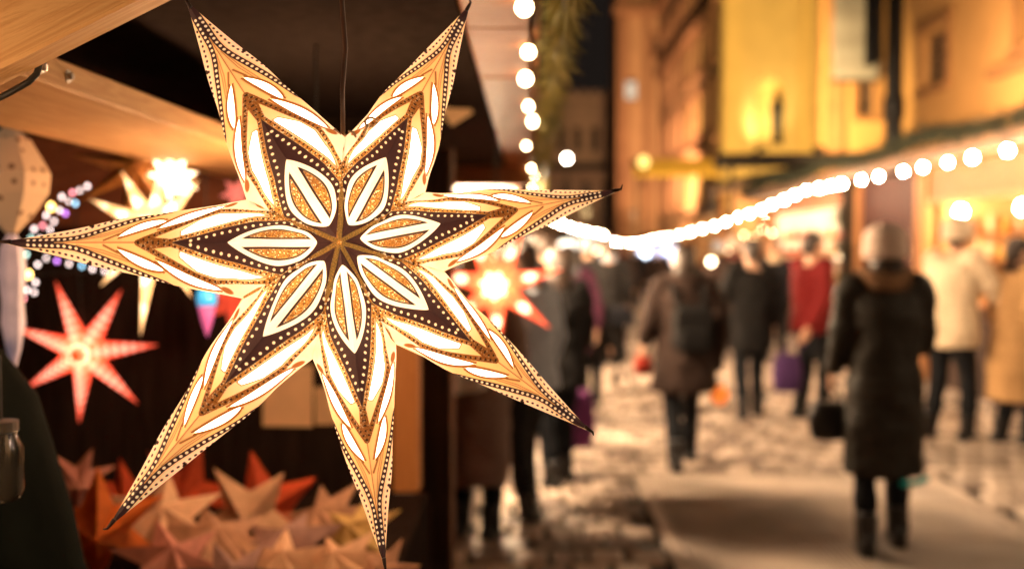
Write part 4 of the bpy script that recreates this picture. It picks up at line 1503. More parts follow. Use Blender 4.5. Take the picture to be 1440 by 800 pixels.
# green garland wound post and long fir garland over the right fascia
o = thing('garland_post', 'dark fir-wound post between the closed and the white lit stall', 'post', (SX - .1, 14.26, 0))
MB().box((SX - .1, 14.26, 1.25), (.13, .13, 2.5), ch=.01).build('post', M_st_dark, o)
needles([Vector((SX - .1, 14.26, z)) for z in (.2, .8, 1.4, 2.0, 2.5)], 6500, .19, .11, M_needle_dk, 'sprig', o, 5, .006)['kind'] = 'stuff'
o = thing('fir_garland', 'thick dark fir garland along the eaves of the right stalls', 'garland', (SX - .5, 12, EZ + .25))
needles([Vector((SX - .46, y, EZ + .20 + .05 * math.sin(y * 1.9))) for y in np.linspace(8.0, 19.6, 24)], 11000, .13, .10, M_needle_dk, 'sprig', o, 8, .006)['kind'] = 'stuff'

# bulbs along the right eaves, then on along the farther stalls
us = [1408, 1360, 1326, 1292, 1265, 1231, 1207, 1180, 1165, 1149]
bx_ = SX - .62
pts = []
for u in us:
    Y = bx_ * FPX / (u - 745)
    pts.append(Vector((bx_, Y, CAM_Z + .209 * bx_ + .03)))
first = Vector((bx_, 7.6, pts[0].z + .03))
back = [Vector((bx_, y, pts[0].z + .04)) for y in (1.2, 2.1, 3.0, 3.9, 4.8, 5.7)]            # the string runs on along the row, out of the frame
light_string(back + [Vector((bx_, 6.6, pts[0].z + .05)), first] + pts, back + [Vector((bx_, 6.65, pts[0].z + .045)), first] + pts, .060, M_bulb_far, 'big white bulbs strung along the eave of the nearest right stalls')
pix = [(u, v, 4.02 * FPX / (u - 745)) for u, v in ((1134, 263), (1118, 270), (1103, 277), (1086, 284), (1071, 291), (1054, 297), (1038, 302), (1021, 309), (1005, 315), (988, 319), (971, 324), (955, 328))]
pts = [W(*p) for p in pix]
light_string(pts, pts, .045, M_bulb_far, 'white bulbs drooping away over the far right stalls', cable=.006)
pix = [(940, 331, 27), (928, 333, 27), (915, 335, 27), (902, 338, 27), (888, 339, 27), (876, 340, 27), (866, 338, 27), (858, 334, 26.5), (848, 328, 26), (838, 325, 25), (826, 323, 24), (814, 320, 23), (802, 316, 22), (790, 312, 21), (778, 307, 20)]
pts = [W(*p) for p in pix]
light_string(pts, pts, .05, M_bulb_far, 'white bulbs swagging over the lane end to the left stalls', cable=.006)
pix = [(1046, 327, 17), (1060, 331, 17), (1072, 319, 17), (1086, 324, 17)]
pts = [W(*p) for p in pix]
light_string([pts[0] + Vector((-.1, 0, .1))] + pts + [pts[-1] + Vector((.2, 0, .4))], pts, .045, lamp_mat('soft bulb glass', (1.0, .72, .36), 25), 'four soft yellow bulbs in a cluster beside the white lit stall')
# far kiosks closing the view
far = [(640, 690, 340, 376, 30, (1, .82, .6), 1.5), (694, 742, 336, 376, 30, (1, .85, .62), 2.2), (748, 782, 340, 372, 36, (1, .8, .55), 2.6), (786, 812, 338, 372, 38, (1, .88, .7), 3), (896, 926, 346, 376, 40, (.62, .72, 1.0), 2.2), (930, 956, 346, 372, 42, (.9, .85, 1.0), 1.8), (970, 1000, 352, 378, 40, (1, .8, .6), 1.2)]
for i, (ua, ub, va, vb, d, c_, e_) in enumerate(far):
    a, q = W(ua, vb, d), W(ub, va, d)
    where = ('furthest left', 'second from the left', 'third from the left, behind the crowd', 'under the left swag of bulbs', 'with bluish light behind the walking woman', 'with violet white light at the lane end', 'with dim warm light, right of the walking woman')[i]
    t = thing('far_kiosk', 'far lit kiosk ' + where, 'kiosk', ((a.x + q.x) / 2, d, 0), 0, 'kiosks closing the lane')
    xm, w_ = (a.x + q.x) / 2, q.x - a.x
    MB().box((xm, a.y + .6, a.z / 2), (w_ + .2, 1.4, a.z), ch=.02).build('counter', M_st_dark, t)
    MB().box((xm, a.y + 1.2, (a.z + q.z) / 2), (w_ - .02, .1, q.z - a.z - .01)).build('lit_panel', lamp_mat('kiosk light %d' % i, c_, e_ * 1.6), t)
    for sx in (-1, 1):
        MB().box((xm + sx * (w_ / 2 + .05), a.y + .6, q.z / 2), (.1, 1.396, q.z)).build('post', M_st_dark, t)
    MB().loft([[Vector((xm - w_ / 2 - .3, a.y - .3, q.z)), Vector((xm + w_ / 2 + .3, a.y - .3, q.z)), Vector((xm, a.y - .3, q.z + .5))], [Vector((xm - w_ / 2 - .3, a.y + 1.5, q.z)), Vector((xm + w_ / 2 + .3, a.y + 1.5, q.z)), Vector((xm, a.y + 1.5, q.z + .5))]]).build('roof', M_roofdark, t)
# yellow awning before the long house front
o = thing('yellow_awning', 'yellow awning with a lamp, low on the dusky house front', 'awning', (5.6, 38.5, 4.2))
a, q = W(890, 250, 38), W(1008, 222, 38)
MB().loft([[Vector((x, a.y - .5, a.z)), Vector((x, a.y - .5, a.z + .12)), Vector((x, a.y + .6, q.z)), Vector((x, a.y + .6, q.z - .1))] for x in np.linspace(a.x, q.x, 9)]).build('cloth', mat('yellow awning cloth', (.60, .36, .06), .8, .2, 3, .1), o)
for x in (a.x + .1, q.x - .1):
    MB().tube([(x, a.y - .45, 0), (x, a.y - .45, a.z + .02)], .05, 8).build('post', M_iron, o)
l = MB().ell(W(905, 228, 37), (.20, .20, .22), 12, 8).build('lamp', lamp_mat('yellow lamp globe', (1, .62, .16), 3), o, smooth=True)
MB().tube([W(905, 236, 37), W(905, 262, 37) + Vector((0, .6, 0))], .03, 6).build('bracket', M_iron, l)
for i, (u, v, d, c_, e_, nm) in enumerate(((736, 352, 24, (.25, .8, 1.0), 7, 'cyan'), (770, 349, 25, (1, .9, .75), 14, 'white'), (803, 351, 26, (1, .85, .6), 14, 'cream'), (838, 350, 28, (1, .7, .4), 10, 'amber'), (906, 357, 28, (.75, .85, 1.0), 12, 'bluish white'), (932, 352, 30, (.35, .5, 1.0), 9, 'blue'), (957, 356, 30, (1, .92, .85), 10, 'pinkish white'), (1030, 352, 20, (1, .72, .42), 9, 'orange'))):
    p = W(u, v, d)
    o = thing('hanging_lamp', 'small round %s lamp hanging among the far kiosks' % nm, 'lamp', p)
    MB().ell(p, (.10, .10, .10), 12, 8).build('globe', lamp_mat('far globe ' + nm, c_, e_), o, smooth=True)
    MB().tube([p + Vector((0, 0, .1)), p + Vector((0, 0, 1.3))], .01, 6).build('cord', M_rubber, o)
# glints in the crowd
for i, (u, v, d, dia, c_, e_, lab) in enumerate(((1000, 368, 14, .09, (1, .74, .45), 22, 'round warm lamp between the walking woman and the person in black'), (1062, 364, 15, .10, (1, .8, .6), 18, 'round pale lamp right of the head of the person in black'), (1180, 360, 15.5, .10, (1, .7, .4), 8, 'round warm lamp right of the person in red'))):
    p = W(u, v, d)
    o = thing('hanging_lamp', lab, 'lamp', p)
    MB().ell(p, (dia / 2,) * 3, 12, 8).build('globe', lamp_mat('globe %d' % i, c_, e_), o, smooth=True)
    MB().tube([p + Vector((0, 0, dia / 2)), p + Vector((0, 0, 1.0))], .008, 6).build('cord', M_rubber, o)

# ================================================================== STALLS ON THE LEFT, beyond the near one
def left_stall(y0, y1, label, lamps, x=-.15, m=None):
    t = thing('market_stall', label, 'market stall', (x - .9, (y0 + y1) / 2, 0), 0, 'market stalls along the left side')
    ym, L_ = (y0 + y1) / 2, y1 - y0
    MB().box((x - .3, ym, .48), (.06, L_ - .1, .94), ch=.01).build('counter_front', M_st_dark, t)
    MB().box((x - .5, ym, .975), (.6, L_ - .1, .04), ch=.01).build('counter_top', M_st_wood, t)
    MB().box((x - 2.0, ym, 1.0), (.06, L_, 2.0)).build('back_wall', M_lin, t)
    for yy in (y0 + .05, y1 - .05):
        MB().box((x - .3, yy, .99), (.1, .1, 1.98), ch=.008).build('post', M_st_wood, t)
    MB().box((x - 1.0, ym, 2.02), (2.1, L_ + .1, .05), ch=.01).build('roof', M_roofdark, t)
    MB().box((x + .064, ym, 2.02), (.026, L_ + .1, .12), ch=.004).build('fascia', M_soffit, t)
    for (dx, yy, z) in lamps:
        p = Vector((x + dx, yy, z))
        l = MB().lathe([(r2 * .12, z2 * .12) for r2, z2 in bulb_prof], p, 12).build('lamp', m or M_lampL, t, smooth=True)
        MB().tube([p + Vector((0, 0, .06)), Vector((p.x, p.y, 1.995))], .006, 6).build('cord', M_rubber, l)


M_lampL = lamp_mat('left stall bulb glass', (1.0, .72, .44), 4700)
M_lampL1 = lamp_mat('near left stall bulb glass', (1.0, .72, .44), 2900)
left_stall(5.05, 8.6, 'dark timber stall on the left beyond the hanging stars, lamps inside', [(-.25, 5.9, 1.80), (-.25, 6.9, 1.78), (-.25, 7.9, 1.78)], m=M_lampL1)
left_stall(8.9, 12.6, 'farther stall on the left that lights the paving in front', [(-.25, 9.6, 1.80), (-.25, 10.7, 1.80), (-.25, 11.9, 1.80)])
left_stall(13.0, 17.0, 'third stall on the left behind the crowd', [(-.25, 14.5, 1.8)])
# dark striped curtain closing the near stall's end
o = thing('dark_curtain', 'dark brown curtain hanging beside the orange post', 'curtain', (-.28, 3.5, 1.0))
mb = MB()
nn = 24
r0 = [Vector((-.41 + .14 * i / nn, 3.55 + .03 * math.sin(i * 1.1), 0)) for i in range(nn + 1)]
mb.add([p + Vector((0, 0, z)) for z in (.05, .9, 1.95) for p in r0], [(k * (nn + 1) + i, k * (nn + 1) + i + 1, (k + 1) * (nn + 1) + i + 1, (k + 1) * (nn + 1) + i) for k in range(2) for i in range(nn)])
q = mb.build('cloth', mat('dark brown curtain', (.20, .095, .055), .9, .3, 8, .1), o, smooth=True)
q.modifiers.new('thick', 'SOLIDIFY').thickness = .006

# ================================================================== PEOPLE
M_skin = mat('skin', (.55, .30, .19), .55, .1, 30, .03)
CL = {}


def cloth(n_, c_, rough=.85, **k):
    return mat('cloth ' + n_, c_, rough, .25, 40, .2, spec=.15, **k)


def ell_ring(c, rx, ry, n=18, yaw=0, dirv=None):
    return [Vector(c) + Vector((rx * math.cos(2 * math.pi * i / n) * math.cos(yaw) - ry * math.sin(2 * math.pi * i / n) * math.sin(yaw), rx * math.cos(2 * math.pi * i / n) * math.sin(yaw) + ry * math.sin(2 * math.pi * i / n) * math.cos(yaw), 0)) for i in range(n)]


def spl(pts, k=5):
    """smooth curve through points"""
    P = [Vector(p) for p in pts]
    P = [P[0] * 2 - P[1]] + P + [P[-1] * 2 - P[-2]]
    out = []
    for i in range(1, len(P) - 2):
        for j in range(k):
            t = j / k
            a, b, c, d = P[i - 1:i + 3]
            out.append(.5 * ((2 * b) + (c - a) * t + (2 * a - 5 * b + 4 * c - d) * t * t + (3 * b - a - 3 * c + d) * t ** 3))
    out.append(P[-2])
    return out


def lin(vals, n):
    return list(np.interp(np.linspace(0, 1, n), np.linspace(0, 1, len(vals)), vals))


def hand_mesh(mb, wr, d, pal, curl, sgn, sc=1.0):
    """palm, four fingers of different lengths and a thumb; d points along the hand, pal faces the palm"""
    d = Vector(d).normalized()
    pal = (Vector(pal) - d * Vector(pal).dot(d)).normalized()
    side = d.cross(pal) * sgn
    wr = Vector(wr)
    R3 = Matrix((side, pal, d)).transposed()
    mb.ell(wr + d * .045 * sc, (.040 * sc, .017 * sc, .055 * sc), 10, 6, R3)
    for k, (off, ln) in enumerate(((.029, .072), (.010, .082), (-.010, .076), (-.028, .058))):
        p = wr + d * .085 * sc + side * off * sc
        pts, a = [p - d * .012 * sc], curl * .3
        pts.append(p)
        q = p
        for s_ in (.45, .32, .23):
            q = q + (d * math.cos(a) + pal * math.sin(a)) * ln * s_ * sc
            pts.append(q)
            a += curl
        mb.tube(pts, [.0095 * sc, .0095 * sc, .0088 * sc, .008 * sc, .006 * sc], 7)
    p = wr + d * .03 * sc + side * .034 * sc
    mb.tube([p - side * .012 * sc, p + (side * .016 + d * .020 + pal * .008) * sc, p + (side * .020 + d * .045 + pal * .020) * sc, p + (side * .014 + d * .062 + pal * .030) * sc], [.013 * sc, .012 * sc, .0105 * sc, .007 * sc], 7)


FOLD = bpy.data.textures.new('cloth folds', 'CLOUDS')
FOLD.noise_scale, FOLD.noise_depth = .11, 2


def wrinkle(o, k):
    d = o.modifiers.new('folds', 'DISPLACE')
    d.texture, d.strength, d.mid_level, d.texture_coords = FOLD, k, .5, 'GLOBAL'


def person(label, loc, face, height=1.7, coat=None, coat_len=.55, coat_w=1.0, trousers=None, boots=None, hair=None, hair_len='short', hat=None, collar=None, stride=.0, swing=0, arms=None, lean=0.0, head_turn=0.0, quilt=0.0, scarf=None, bulk=1.0, gloves=None, voxel=.011, seen_face=False, bust=False):
    """a clothed figure standing at loc and facing the compass angle face (0 = away up the lane, +90 = to the left)"""
    t = thing('person', label, 'person', loc, R(face))
    k = height / 1.72
    S = lambda x, y, z: Vector((x * k, y * k + lean * max(z - .9, 0) * k, z * k))
    arms = arms or {}
    hip = {s_: S(.09 * s_, 0, .90) for s_ in (-1, 1)}
    # legs: stride swings one leg forward, the other back
    foot = {1: S(.10, stride * .5, .075), -1: S(-.10, -stride * .5, .075 + (.05 if stride > .3 else 0))}
    for s_ in (-1, 1):
        foot[s_].y = s_ * stride * .5 * k
    knee = {s_: (hip[s_] + foot[s_]) / 2 + Vector((0, (.045 + abs(stride) * .06) * k, .02 * k)) for s_ in (-1, 1)}
    sh = {s_: S(.185 * s_ * bulk ** .3, 0, 1.41) for s_ in (-1, 1)}
    el, wr = {}, {}
    for s_, key in ((-1, 'l'), (1, 'r')):
        a = arms.get(key)
        if a:
            el[s_], wr[s_] = S(*a[0]), S(*a[1])
        else:
            sw = swing * s_
            el[s_], wr[s_] = S(.255 * s_, -.02 - sw * .5, 1.13), S(.27 * s_, .07 - sw, .90)
    hd = S(0, .02, 1.60)
    tq = Matrix.Rotation(R(head_turn), 3, 'Z')
    mb = MB()                                            # the body, one continuous surface after joining
    rz = [(.80, .10, .085), (.90, .155, .105), (1.0, .14, .10), (1.08, .13, .095), (1.22, .155, .11), (1.34, .165, .11), (1.41, .14, .09), (1.46, .065, .062), (1.52, .052, .056), (1.56, .05, .055)]
    mb.loft([ell_ring(S(0, 0, z), a * k, b_ * k, 16) for z, a, b_ in rz])
    for s_ in (-1, 1):
        p = spl([hip[s_] + Vector((0, 0, .03)), knee[s_], foot[s_]], 5)
        mb.tube(p, lin([.085 * k, .075 * k, .055 * k, .05 * k, .036 * k], len(p)), 12)
        mb.loft([[foot[s_] + Vector((x * k, y * k, z * k)) for x, z in ((-.035, -.07), (.035, -.07), (.03, h_), (-.03, h_))] for y, h_ in ((-.06, -.01), (0, .02), (.08, -.02), (.16, -.045))])
        p = spl([S(.12 * s_, 0, 1.40), sh[s_], el[s_], wr[s_]], 5)
        mb.tube(p, lin([.05 * k, .055 * k, .045 * k, .04 * k, .03 * k, .026 * k], len(p)), 10)
        dirn = (wr[s_] - el[s_]).normalized()
        hand_mesh(mb, wr[s_], dirn, Vector((-s_, .2, 0)) if abs(dirn.z) > .5 else Vector((0, 0, -1)), arms.get('curl', .45), s_ * (1 if abs(dirn.z) > .5 else -1), k)
    H = lambda x, y, z: hd + tq @ (Vector((x, y, z)) * k)
    mb.ell(H(0, .0, .025), (.076 * k, .098 * k, .105 * k), 16, 10, tq)
    mb.ell(H(0, .03, -.05), (.058 * k, .065 * k, .07 * k), 12, 8, tq)
    mb.tube([H(0, .085, .025), H(0, .108, -.01), H(0, .112, -.022), H(0, .088, -.03)], [.009 * k, .012 * k, .015 * k, .008 * k], 8)
    for s_ in (-1, 1):
        mb.ell(H(.078 * s_, -.005, .0), (.012 * k, .022 * k, .034 * k), 8, 6, tq)
    mb.tube([H(-.024, .090, -.058), H(0, .097, -.056), H(.024, .090, -.058)], [.005 * k, .0075 * k, .005 * k], 6)
    mb.build('body', M_skin, t, org=(0, 0, 0), remesh=voxel, smoothing=1)
    eyes = MB()
    for s_ in (-1, 1):
        eyes.ell(H(.031 * s_, .083, .022), (.013 * k, .010 * k, .009 * k), 8, 6, tq)
    if seen_face:
        eyes.build('eyes', mat('dark eyes', (.02, .012, .01), .2, .2, 20, 0), t, org=(0, 0, 0), smooth=True)
    B = bulk
    if trousers:
        m = MB()
        m.loft([ell_ring(S(0, 0, z), a * k, b_ * k, 16) for z, a, b_ in ((.76, .10, .09), (.84, .165, .12), (.92, .175, .125), (1.02, .155, .115))])
        for s_ in (-1, 1):
            p = spl([hip[s_] + Vector((0, 0, -.02)), knee[s_], foot[s_] + Vector((0, 0, -.01))], 6)
            r_ = lin([.098 * k, .088 * k, .07 * k, .066 * k, .058 * k], len(p))
            r_ = [q * (1 + .05 * math.sin(i * 2.2)) for i, q in enumerate(r_)]
            m.tube(p, r_, 14)
        wrinkle(m.build('trousers', trousers, t, org=(0, 0, 0), remesh=.016, smoothing=2), .02)
    if boots:
        for s_ in (-1, 1):
            m = MB()
            f = foot[s_]
            m.tube([f + Vector((0, -.01, .16)) * k, f + Vector((0, -.005, .06)) * k, f + Vector((0, .0, -.01)) * k], [.058 * k, .054 * k, .05 * k], 12)
            m.loft([[f + Vector((x * k, y * k, z * k)) for x, z in ((-w_, -.075), (w_, -.075), (w_ * .9, h_), (-w_ * .9, h_))] for y, w_, h_ in ((-.085, .035, .02), (-.04, .044, .05), (.05, .046, .01), (.13, .044, -.02), (.19, .03, -.045))])
            m.build('boot', boots, t, org=(0, 0, 0), remesh=.012, smoothing=2)
    if coat:
        hem = .98 - coat_len
        m = MB()
        zs = np.arange(hem, 1.45, .018)
        rings = []
        for z in zs:
            w_ = np.interp(z, [hem, .70, .92, 1.06, 1.22, 1.34, 1.41, 1.455], [.205 * coat_w if coat_len > .25 else .19, .205 * coat_w, .20, .178, .20, .205, .175, .085]) * B
            d_ = np.interp(z, [hem, .70, .92, 1.06, 1.22, 1.34, 1.41, 1.455], [.165 * coat_w if coat_len > .25 else .14, .165 * coat_w, .15, .135, .152, .15, .12, .08]) * B
            q = 1 + quilt * (abs(math.sin(z * math.pi / .06)) - .5) + .012 * math.sin(z * 31)
            sway = math.copysign(.02, stride) * max(0, .8 - z) if stride else 0
            rings.append(ell_ring(S(0, sway, z), w_ * q * k, d_ * q * k, 22))
        m.loft(rings)
        for s_ in (-1, 1):
            p = spl([S(.10 * s_, 0, 1.405), sh[s_], el[s_], wr[s_] + (el[s_] - wr[s_]).normalized() * .01], 9)
            r_ = lin([.075 * k * B, .080 * k * B, .068 * k * B, .062 * k * B, .056 * k * B, .05 * k * B], len(p))
            r_ = [q * (1 + (quilt * .8) * (abs(math.sin(i * 1.3)) - .5) + .03 * math.sin(i * 1.7 + s_)) for i, q in enumerate(r_)]
            m.tube(p, r_, 14)
        wrinkle(m.build('coat', coat, t, org=(0, 0, 0), remesh=.014, smoothing=2), .035)
    if collar:
        m = MB()
        m.tube([S(.10 * math.cos(a), .02 + .10 * math.sin(a), 1.465 + .02 * math.cos(2 * a)) for a in [i * math.pi / 8 for i in range(17)]], .05 * k, 10)
        o = m.build('collar', collar, t, org=(0, 0, 0), smooth=True)
        if collar.name.startswith('fur'):
            r2 = random.Random(len(label))
            f = MB()
            for i in range(1500):
                a, b_ = r2.uniform(0, 6.283), r2.uniform(0, 6.283)
                c = S(.10 * math.cos(a), .02 + .10 * math.sin(a), 1.465 + .02 * math.cos(2 * a))
                n_ = Vector((math.cos(a) * math.cos(b_), math.sin(a) * math.cos(b_), math.sin(b_)))
                p = c + n_ * .047 * k
                e = (n_ + Vector((r2.gauss(0, .5), r2.gauss(0, .5), r2.gauss(-.3, .4)))).normalized() * .035
                w_ = e.cross(Vector((r2.gauss(0, 1), r2.gauss(0, 1), 1))).normalized() * .003
                f.add([p - w_, p + w_, p + e], [(0, 1, 2)])
            f.build('fur', collar, o, org=(0, 0, 0))['kind'] = 'stuff'
    if scarf:
        m = MB()
        m.tube([S(.082 * math.cos(a), .015 + .085 * math.sin(a), 1.485 + .012 * math.sin(3 * a)) for a in [i * math.pi / 8 for i in range(17)]], .036 * k, 10)
        m.build('scarf', scarf, t, org=(0, 0, 0), smooth=True)
    if hair:
        m = MB()
        m.ell(H(0, -.016, .045), (.088 * k, .103 * k, .102 * k), 16, 10, tq)
        m.ell(H(0, -.055, .0), (.078 * k, .07 * k, .09 * k), 12, 8, tq)
        if hair_len == 'long':
            m.loft([[H(x * math.cos(a) , -.045 + y * math.sin(a), z) for a in [i * math.pi / 6 for i in range(12)]] for z, x, y in ((.06, .08, .06), (-.03, .088, .065), (-.11, .092, .06), (-.19, .085, .05), (-.25, .06, .03))])
        if hair_len == 'bun':
            m.ell(H(0, -.10, .09), (.045 * k,) * 3, 10, 8)
        m.build('hair', hair, t, org=(0, 0, 0), remesh=.012, smoothing=2)
    if hat:
        m = MB()
        n_ = 20
        rings = []
        for z, r_ in ((-.02, .104), (-.005, .116), (.04, .118), (.052, .110), (.06, .112), (.095, .112), (.135, .096), (.165, .062), (.178, .018)):
            rings.append([H(r_ * (1 + .025 * (i % 2)) * math.cos(2 * math.pi * i / n_), -.008 + r_ * 1.12 * (1 + .025 * (i % 2)) * math.sin(2 * math.pi * i / n_), z) for i in range(n_)])
        m.loft(rings)
        m.build('hat', hat, t, org=(0, 0, 0), smooth=True)
    return t, dict(wr=wr, el=el, S=S, H=H, k=k)


def in_world(t, p):
    return Vector(t.location) + Matrix.Rotation(t.rotation_euler.z, 3, 'Z') @ Vector(p)


def bag(label, p, size, m, name='handbag', cat='handbag', strap=.16, rz=0, strap_to=None):
    """soft bag: pillowed body, flap, two-part strap; p is the top centre of the body"""
    w_, d_, h_ = size
    o = thing(name, label, cat, p, rz)
    rings = []
    for z, s_ in ((-h_, .72), (-h_ * .95, .92), (-h_ * .55, 1.05), (-h_ * .15, .95), (0, .7)):
        rings.append([Vector((w_ / 2 * s_ * math.copysign(abs(math.cos(a)) ** .5, math.cos(a)), d_ / 2 * s_ * math.copysign(abs(math.sin(a)) ** .7, math.sin(a)), z)) for a in [i * math.pi / 8 + .01 for i in range(16)]])
    MB().loft(rings).build('bag_body', m, o, org=(0, 0, 0), smooth=True)
    top_ = Vector(strap_to) - Vector(p) if strap_to is not None else Vector((0, 0, strap))
    if rz:
        top_ = Matrix.Rotation(-rz, 3, 'Z') @ top_
    MB().tube(spl([Vector((-w_ * .3, 0, -.01)), Vector((-w_ * .22, 0, 0)) + top_ * .55, top_, Vector((w_ * .22, 0, 0)) + top_ * .55, Vector((w_ * .3, 0, -.01))], 4), .007, 6).build('strap', m, o, org=(0, 0, 0), smooth=True)
    return o


C_black = cloth('black', (.010, .0085, .0085))
C_dark = cloth('dark brown', (.032, .018, .014))
C_navy = cloth('navy black', (.010, .010, .014))
C_denim = cloth('black denim', (.008, .0085, .011))
C_red = cloth('red', (.12, .007, .007))
C_cream = cloth('cream', (.66, .50, .34))
C_tan = cloth('tan', (.50, .28, .12))
C_taupe = cloth('taupe', (.20, .125, .10))
C_grey = cloth('grey blue', (.33, .36, .42))
C_plum = cloth('plum', (.10, .03, .06))
C_boot = mat('black leather', (.014, .012, .012), .4, .3, 30, .1)
C_hair_b = mat('dark brown hair', (.03, .016, .010), .5, .4, 90, .3)
C_hair_f = mat('blonde hair', (.55, .35, .15), .5, .3, 90, .3)
C_hat = mat('knitted beige hat', (.55, .40, .32), .95, .25, 70, .6)
C_fur = mat('fur trim', (.30, .155, .075), .9, .4, 60, .3)
C_purple = cloth('purple', (.20, .05, .17))
C_violet = cloth('violet', (.07, .03, .11))
C_teal = cloth('teal', (.02, .42, .42))

# lady in the pale hat, near on the right
loc = G(1243, 786)
loc.z = .04
near_lady, J = person('lady in a beige knitted hat and long dark quilted coat with fur collar', loc, -8, 1.63, coat=cloth('dark green brown quilt', (.026, .020, .015), .6), coat_len=.56, coat_w=1.0, trousers=C_denim, boots=C_boot, hat=C_hat, hair=C_hair_b, collar=C_fur, quilt=.055, stride=.2, lean=.03, hair_len='long', bulk=1.0, head_turn=8,
                      arms={'l': ((-.235, .0, 1.14), (-.25, .12, .95)), 'r': ((.215, .08, 1.12), (.10, .25, 1.12))})
MB().tube([J['S'](.05, -.20, .415), J['S'](.13, -.165, .412), J['S'](.20, -.09, .418)], .016, 8).build('hem_lining', C_teal, near_lady, org=(0, 0, 0), smooth=True)
w_ = in_world(near_lady, J['wr'][-1])
bag('dark soft handbag hanging at the side of the lady in the beige hat', w_ + Vector((-.01, .02, -.16)), (.21, .12, .20), mat('black soft leather', (.02, .017, .017), .5, .3, 20, .2), strap_to=w_ + Vector((-.01, .03, -.05)))

# walking woman
loc = G(962, 664)
walker, J = person('woman in a dark brown quilted coat with a black backpack, walking away', loc, 4, 1.60, coat=C_dark, coat_len=.36, coat_w=1.08, trousers=C_denim, boots=C_boot, hair=C_hair_b, hair_len='long', quilt=.06, stride=.42, swing=.12, bulk=1.12, collar=C_dark,
                   arms={'l': ((-.27, -.02, 1.14), (-.30, .05, .97)), 'r': ((.27, -.06, 1.13), (.24, .02, .78))})
o = thing('backpack', 'small black backpack on the back of the walking woman', 'backpack', in_world(walker, J['S'](0, -.20, 1.05)), walker.rotation_euler.z)
MB().box((0, -.06, .06), (.26, .13, .33), ch=.045).build('main_pocket', C_black, o, org=(0, 0, 0), remesh=.015, smoothing=4)
MB().box((0, -.14, -.01), (.20, .05, .16), ch=.02).build('front_pocket', C_black, o, org=(0, 0, 0), remesh=.012, smoothing=3)
for s_ in (-1, 1):
    MB().tube(spl([(.09 * s_, -.02, .2), (.11 * s_, .05, .33), (.12 * s_, .20, .34), (.12 * s_, .33, .18), (.10 * s_, .34, .0)], 4), .018, 6).build('strap', C_black, o, org=(0, 0, 0), smooth=True)
w_ = in_world(walker, J['wr'][1])
o = thing('paper_lantern', 'small glowing orange lantern held low by the walking woman', 'lantern', w_ + Vector((.04, .0, -.16)))
MB().lathe([(.02, -.09), (.055, -.065), (.066, -.02), (.055, .02), (.02, .045)], (0, 0, 0), 14).build('shade', mat('orange lantern paper', (.7, .18, .03), .7, .2, 30, .05, emit=(1, .22, .03), estr=.9), o, org=(0, 0, 0), smooth=True)
MB().tube([(-.02, 0, .045), (0, 0, .085), (.02, 0, .045)], .003, 6).build('handle', M_iron, o, org=(0, 0, 0))
w_ = in_world(walker, J['wr'][-1])
bag('red pouch in the left hand of the walking woman', w_ + Vector((0, .02, -.09)), (.13, .07, .13), cloth('red pouch', (.45, .05, .03)), 'pouch', 'bag', strap_to=w_ + Vector((0, .02, -.06)))

# person in black
loc = G(1056, 592)
p3, J = person('person in a black coat with arms in front, standing behind the walking woman', loc, 10, 1.66, coat=C_black, coat_len=.30, trousers=C_denim, boots=C_boot, hair=C_hair_b, stride=.14, bulk=1.05, arms={'l': ((-.29, .0, 1.13), (-.30, .06, .96))})
w_ = in_world(p3, J['wr'][-1])
bag('red shopping bag hanging from the left arm of the person in black', w_ + Vector((-.02, 0, -.02)), (.20, .1, .18), cloth('red bag', (.40, .03, .025)), 'shopping_bag', 'bag', strap_to=w_ + Vector((0, 0, .08)))

# person in red
loc = G(1140, 592)
p4, J = person('person in a red jacket and dark trousers, side on to the white lit stall', loc, -68, 1.72, coat=C_red, coat_len=.16, trousers=C_denim, boots=C_boot, hair=C_hair_b, stride=.10, bulk=1.1, seen_face=True,
               arms={'r': ((.29, -.10, 1.12), (.30, -.27, .88)), 'l': ((-.2, .24, 1.12), (-.1, .42, 1.02))})
w_ = in_world(p4, J['wr'][1])
bag('purple bag hanging low between the person in black and the one in red', W(1107, 498, 8.95), (.25, .14, .34), C_violet, 'shopping_bag', 'bag', strap_to=w_ + Vector((0, 0, -.06)))
bag('beige shoulder bag on the near side of the person in red', in_world(p4, Vector((.27, .16, .90))), (.20, .09, .22), C_tan, strap_to=in_world(p4, Vector((.20, .05, 1.38))))

# cream jacket
loc = G(1332, 622)
p5, J = person('man in a cream jacket and pale hat reaching over the counter of the right stall', loc, -62, 1.80, coat=C_cream, coat_len=.22, trousers=C_denim, boots=C_boot, hat=cloth('pale hat', (.55, .42, .30)), hair=C_hair_b, stride=.2, bulk=1.18, lean=.10,
               arms={'l': ((-.25, .20, 1.26), (-.16, .46, 1.26)), 'r': ((.26, .16, 1.16), (.18, .42, 1.10))}, seen_face=True)
# tan coat, right edge
loc = G(1424, 628)
p6, J = person('person in a long tan coat with dark hair at the right edge, by the counter', loc, -80, 1.66, coat=C_tan, coat_len=.58, coat_w=1.1, trousers=C_denim, boots=C_boot, hair=C_hair_b, bulk=1.15, stride=.1, scarf=C_dark)
# seller
loc = Vector((SX + .75, 11.0, 0))
p7, J = person('dark haired seller behind the counter of the bright orange stall', loc, 105, 1.66, coat=C_dark, coat_len=.2, trousers=C_denim, boots=C_boot, hair=C_hair_b, seen_face=True, scarf=C_red)

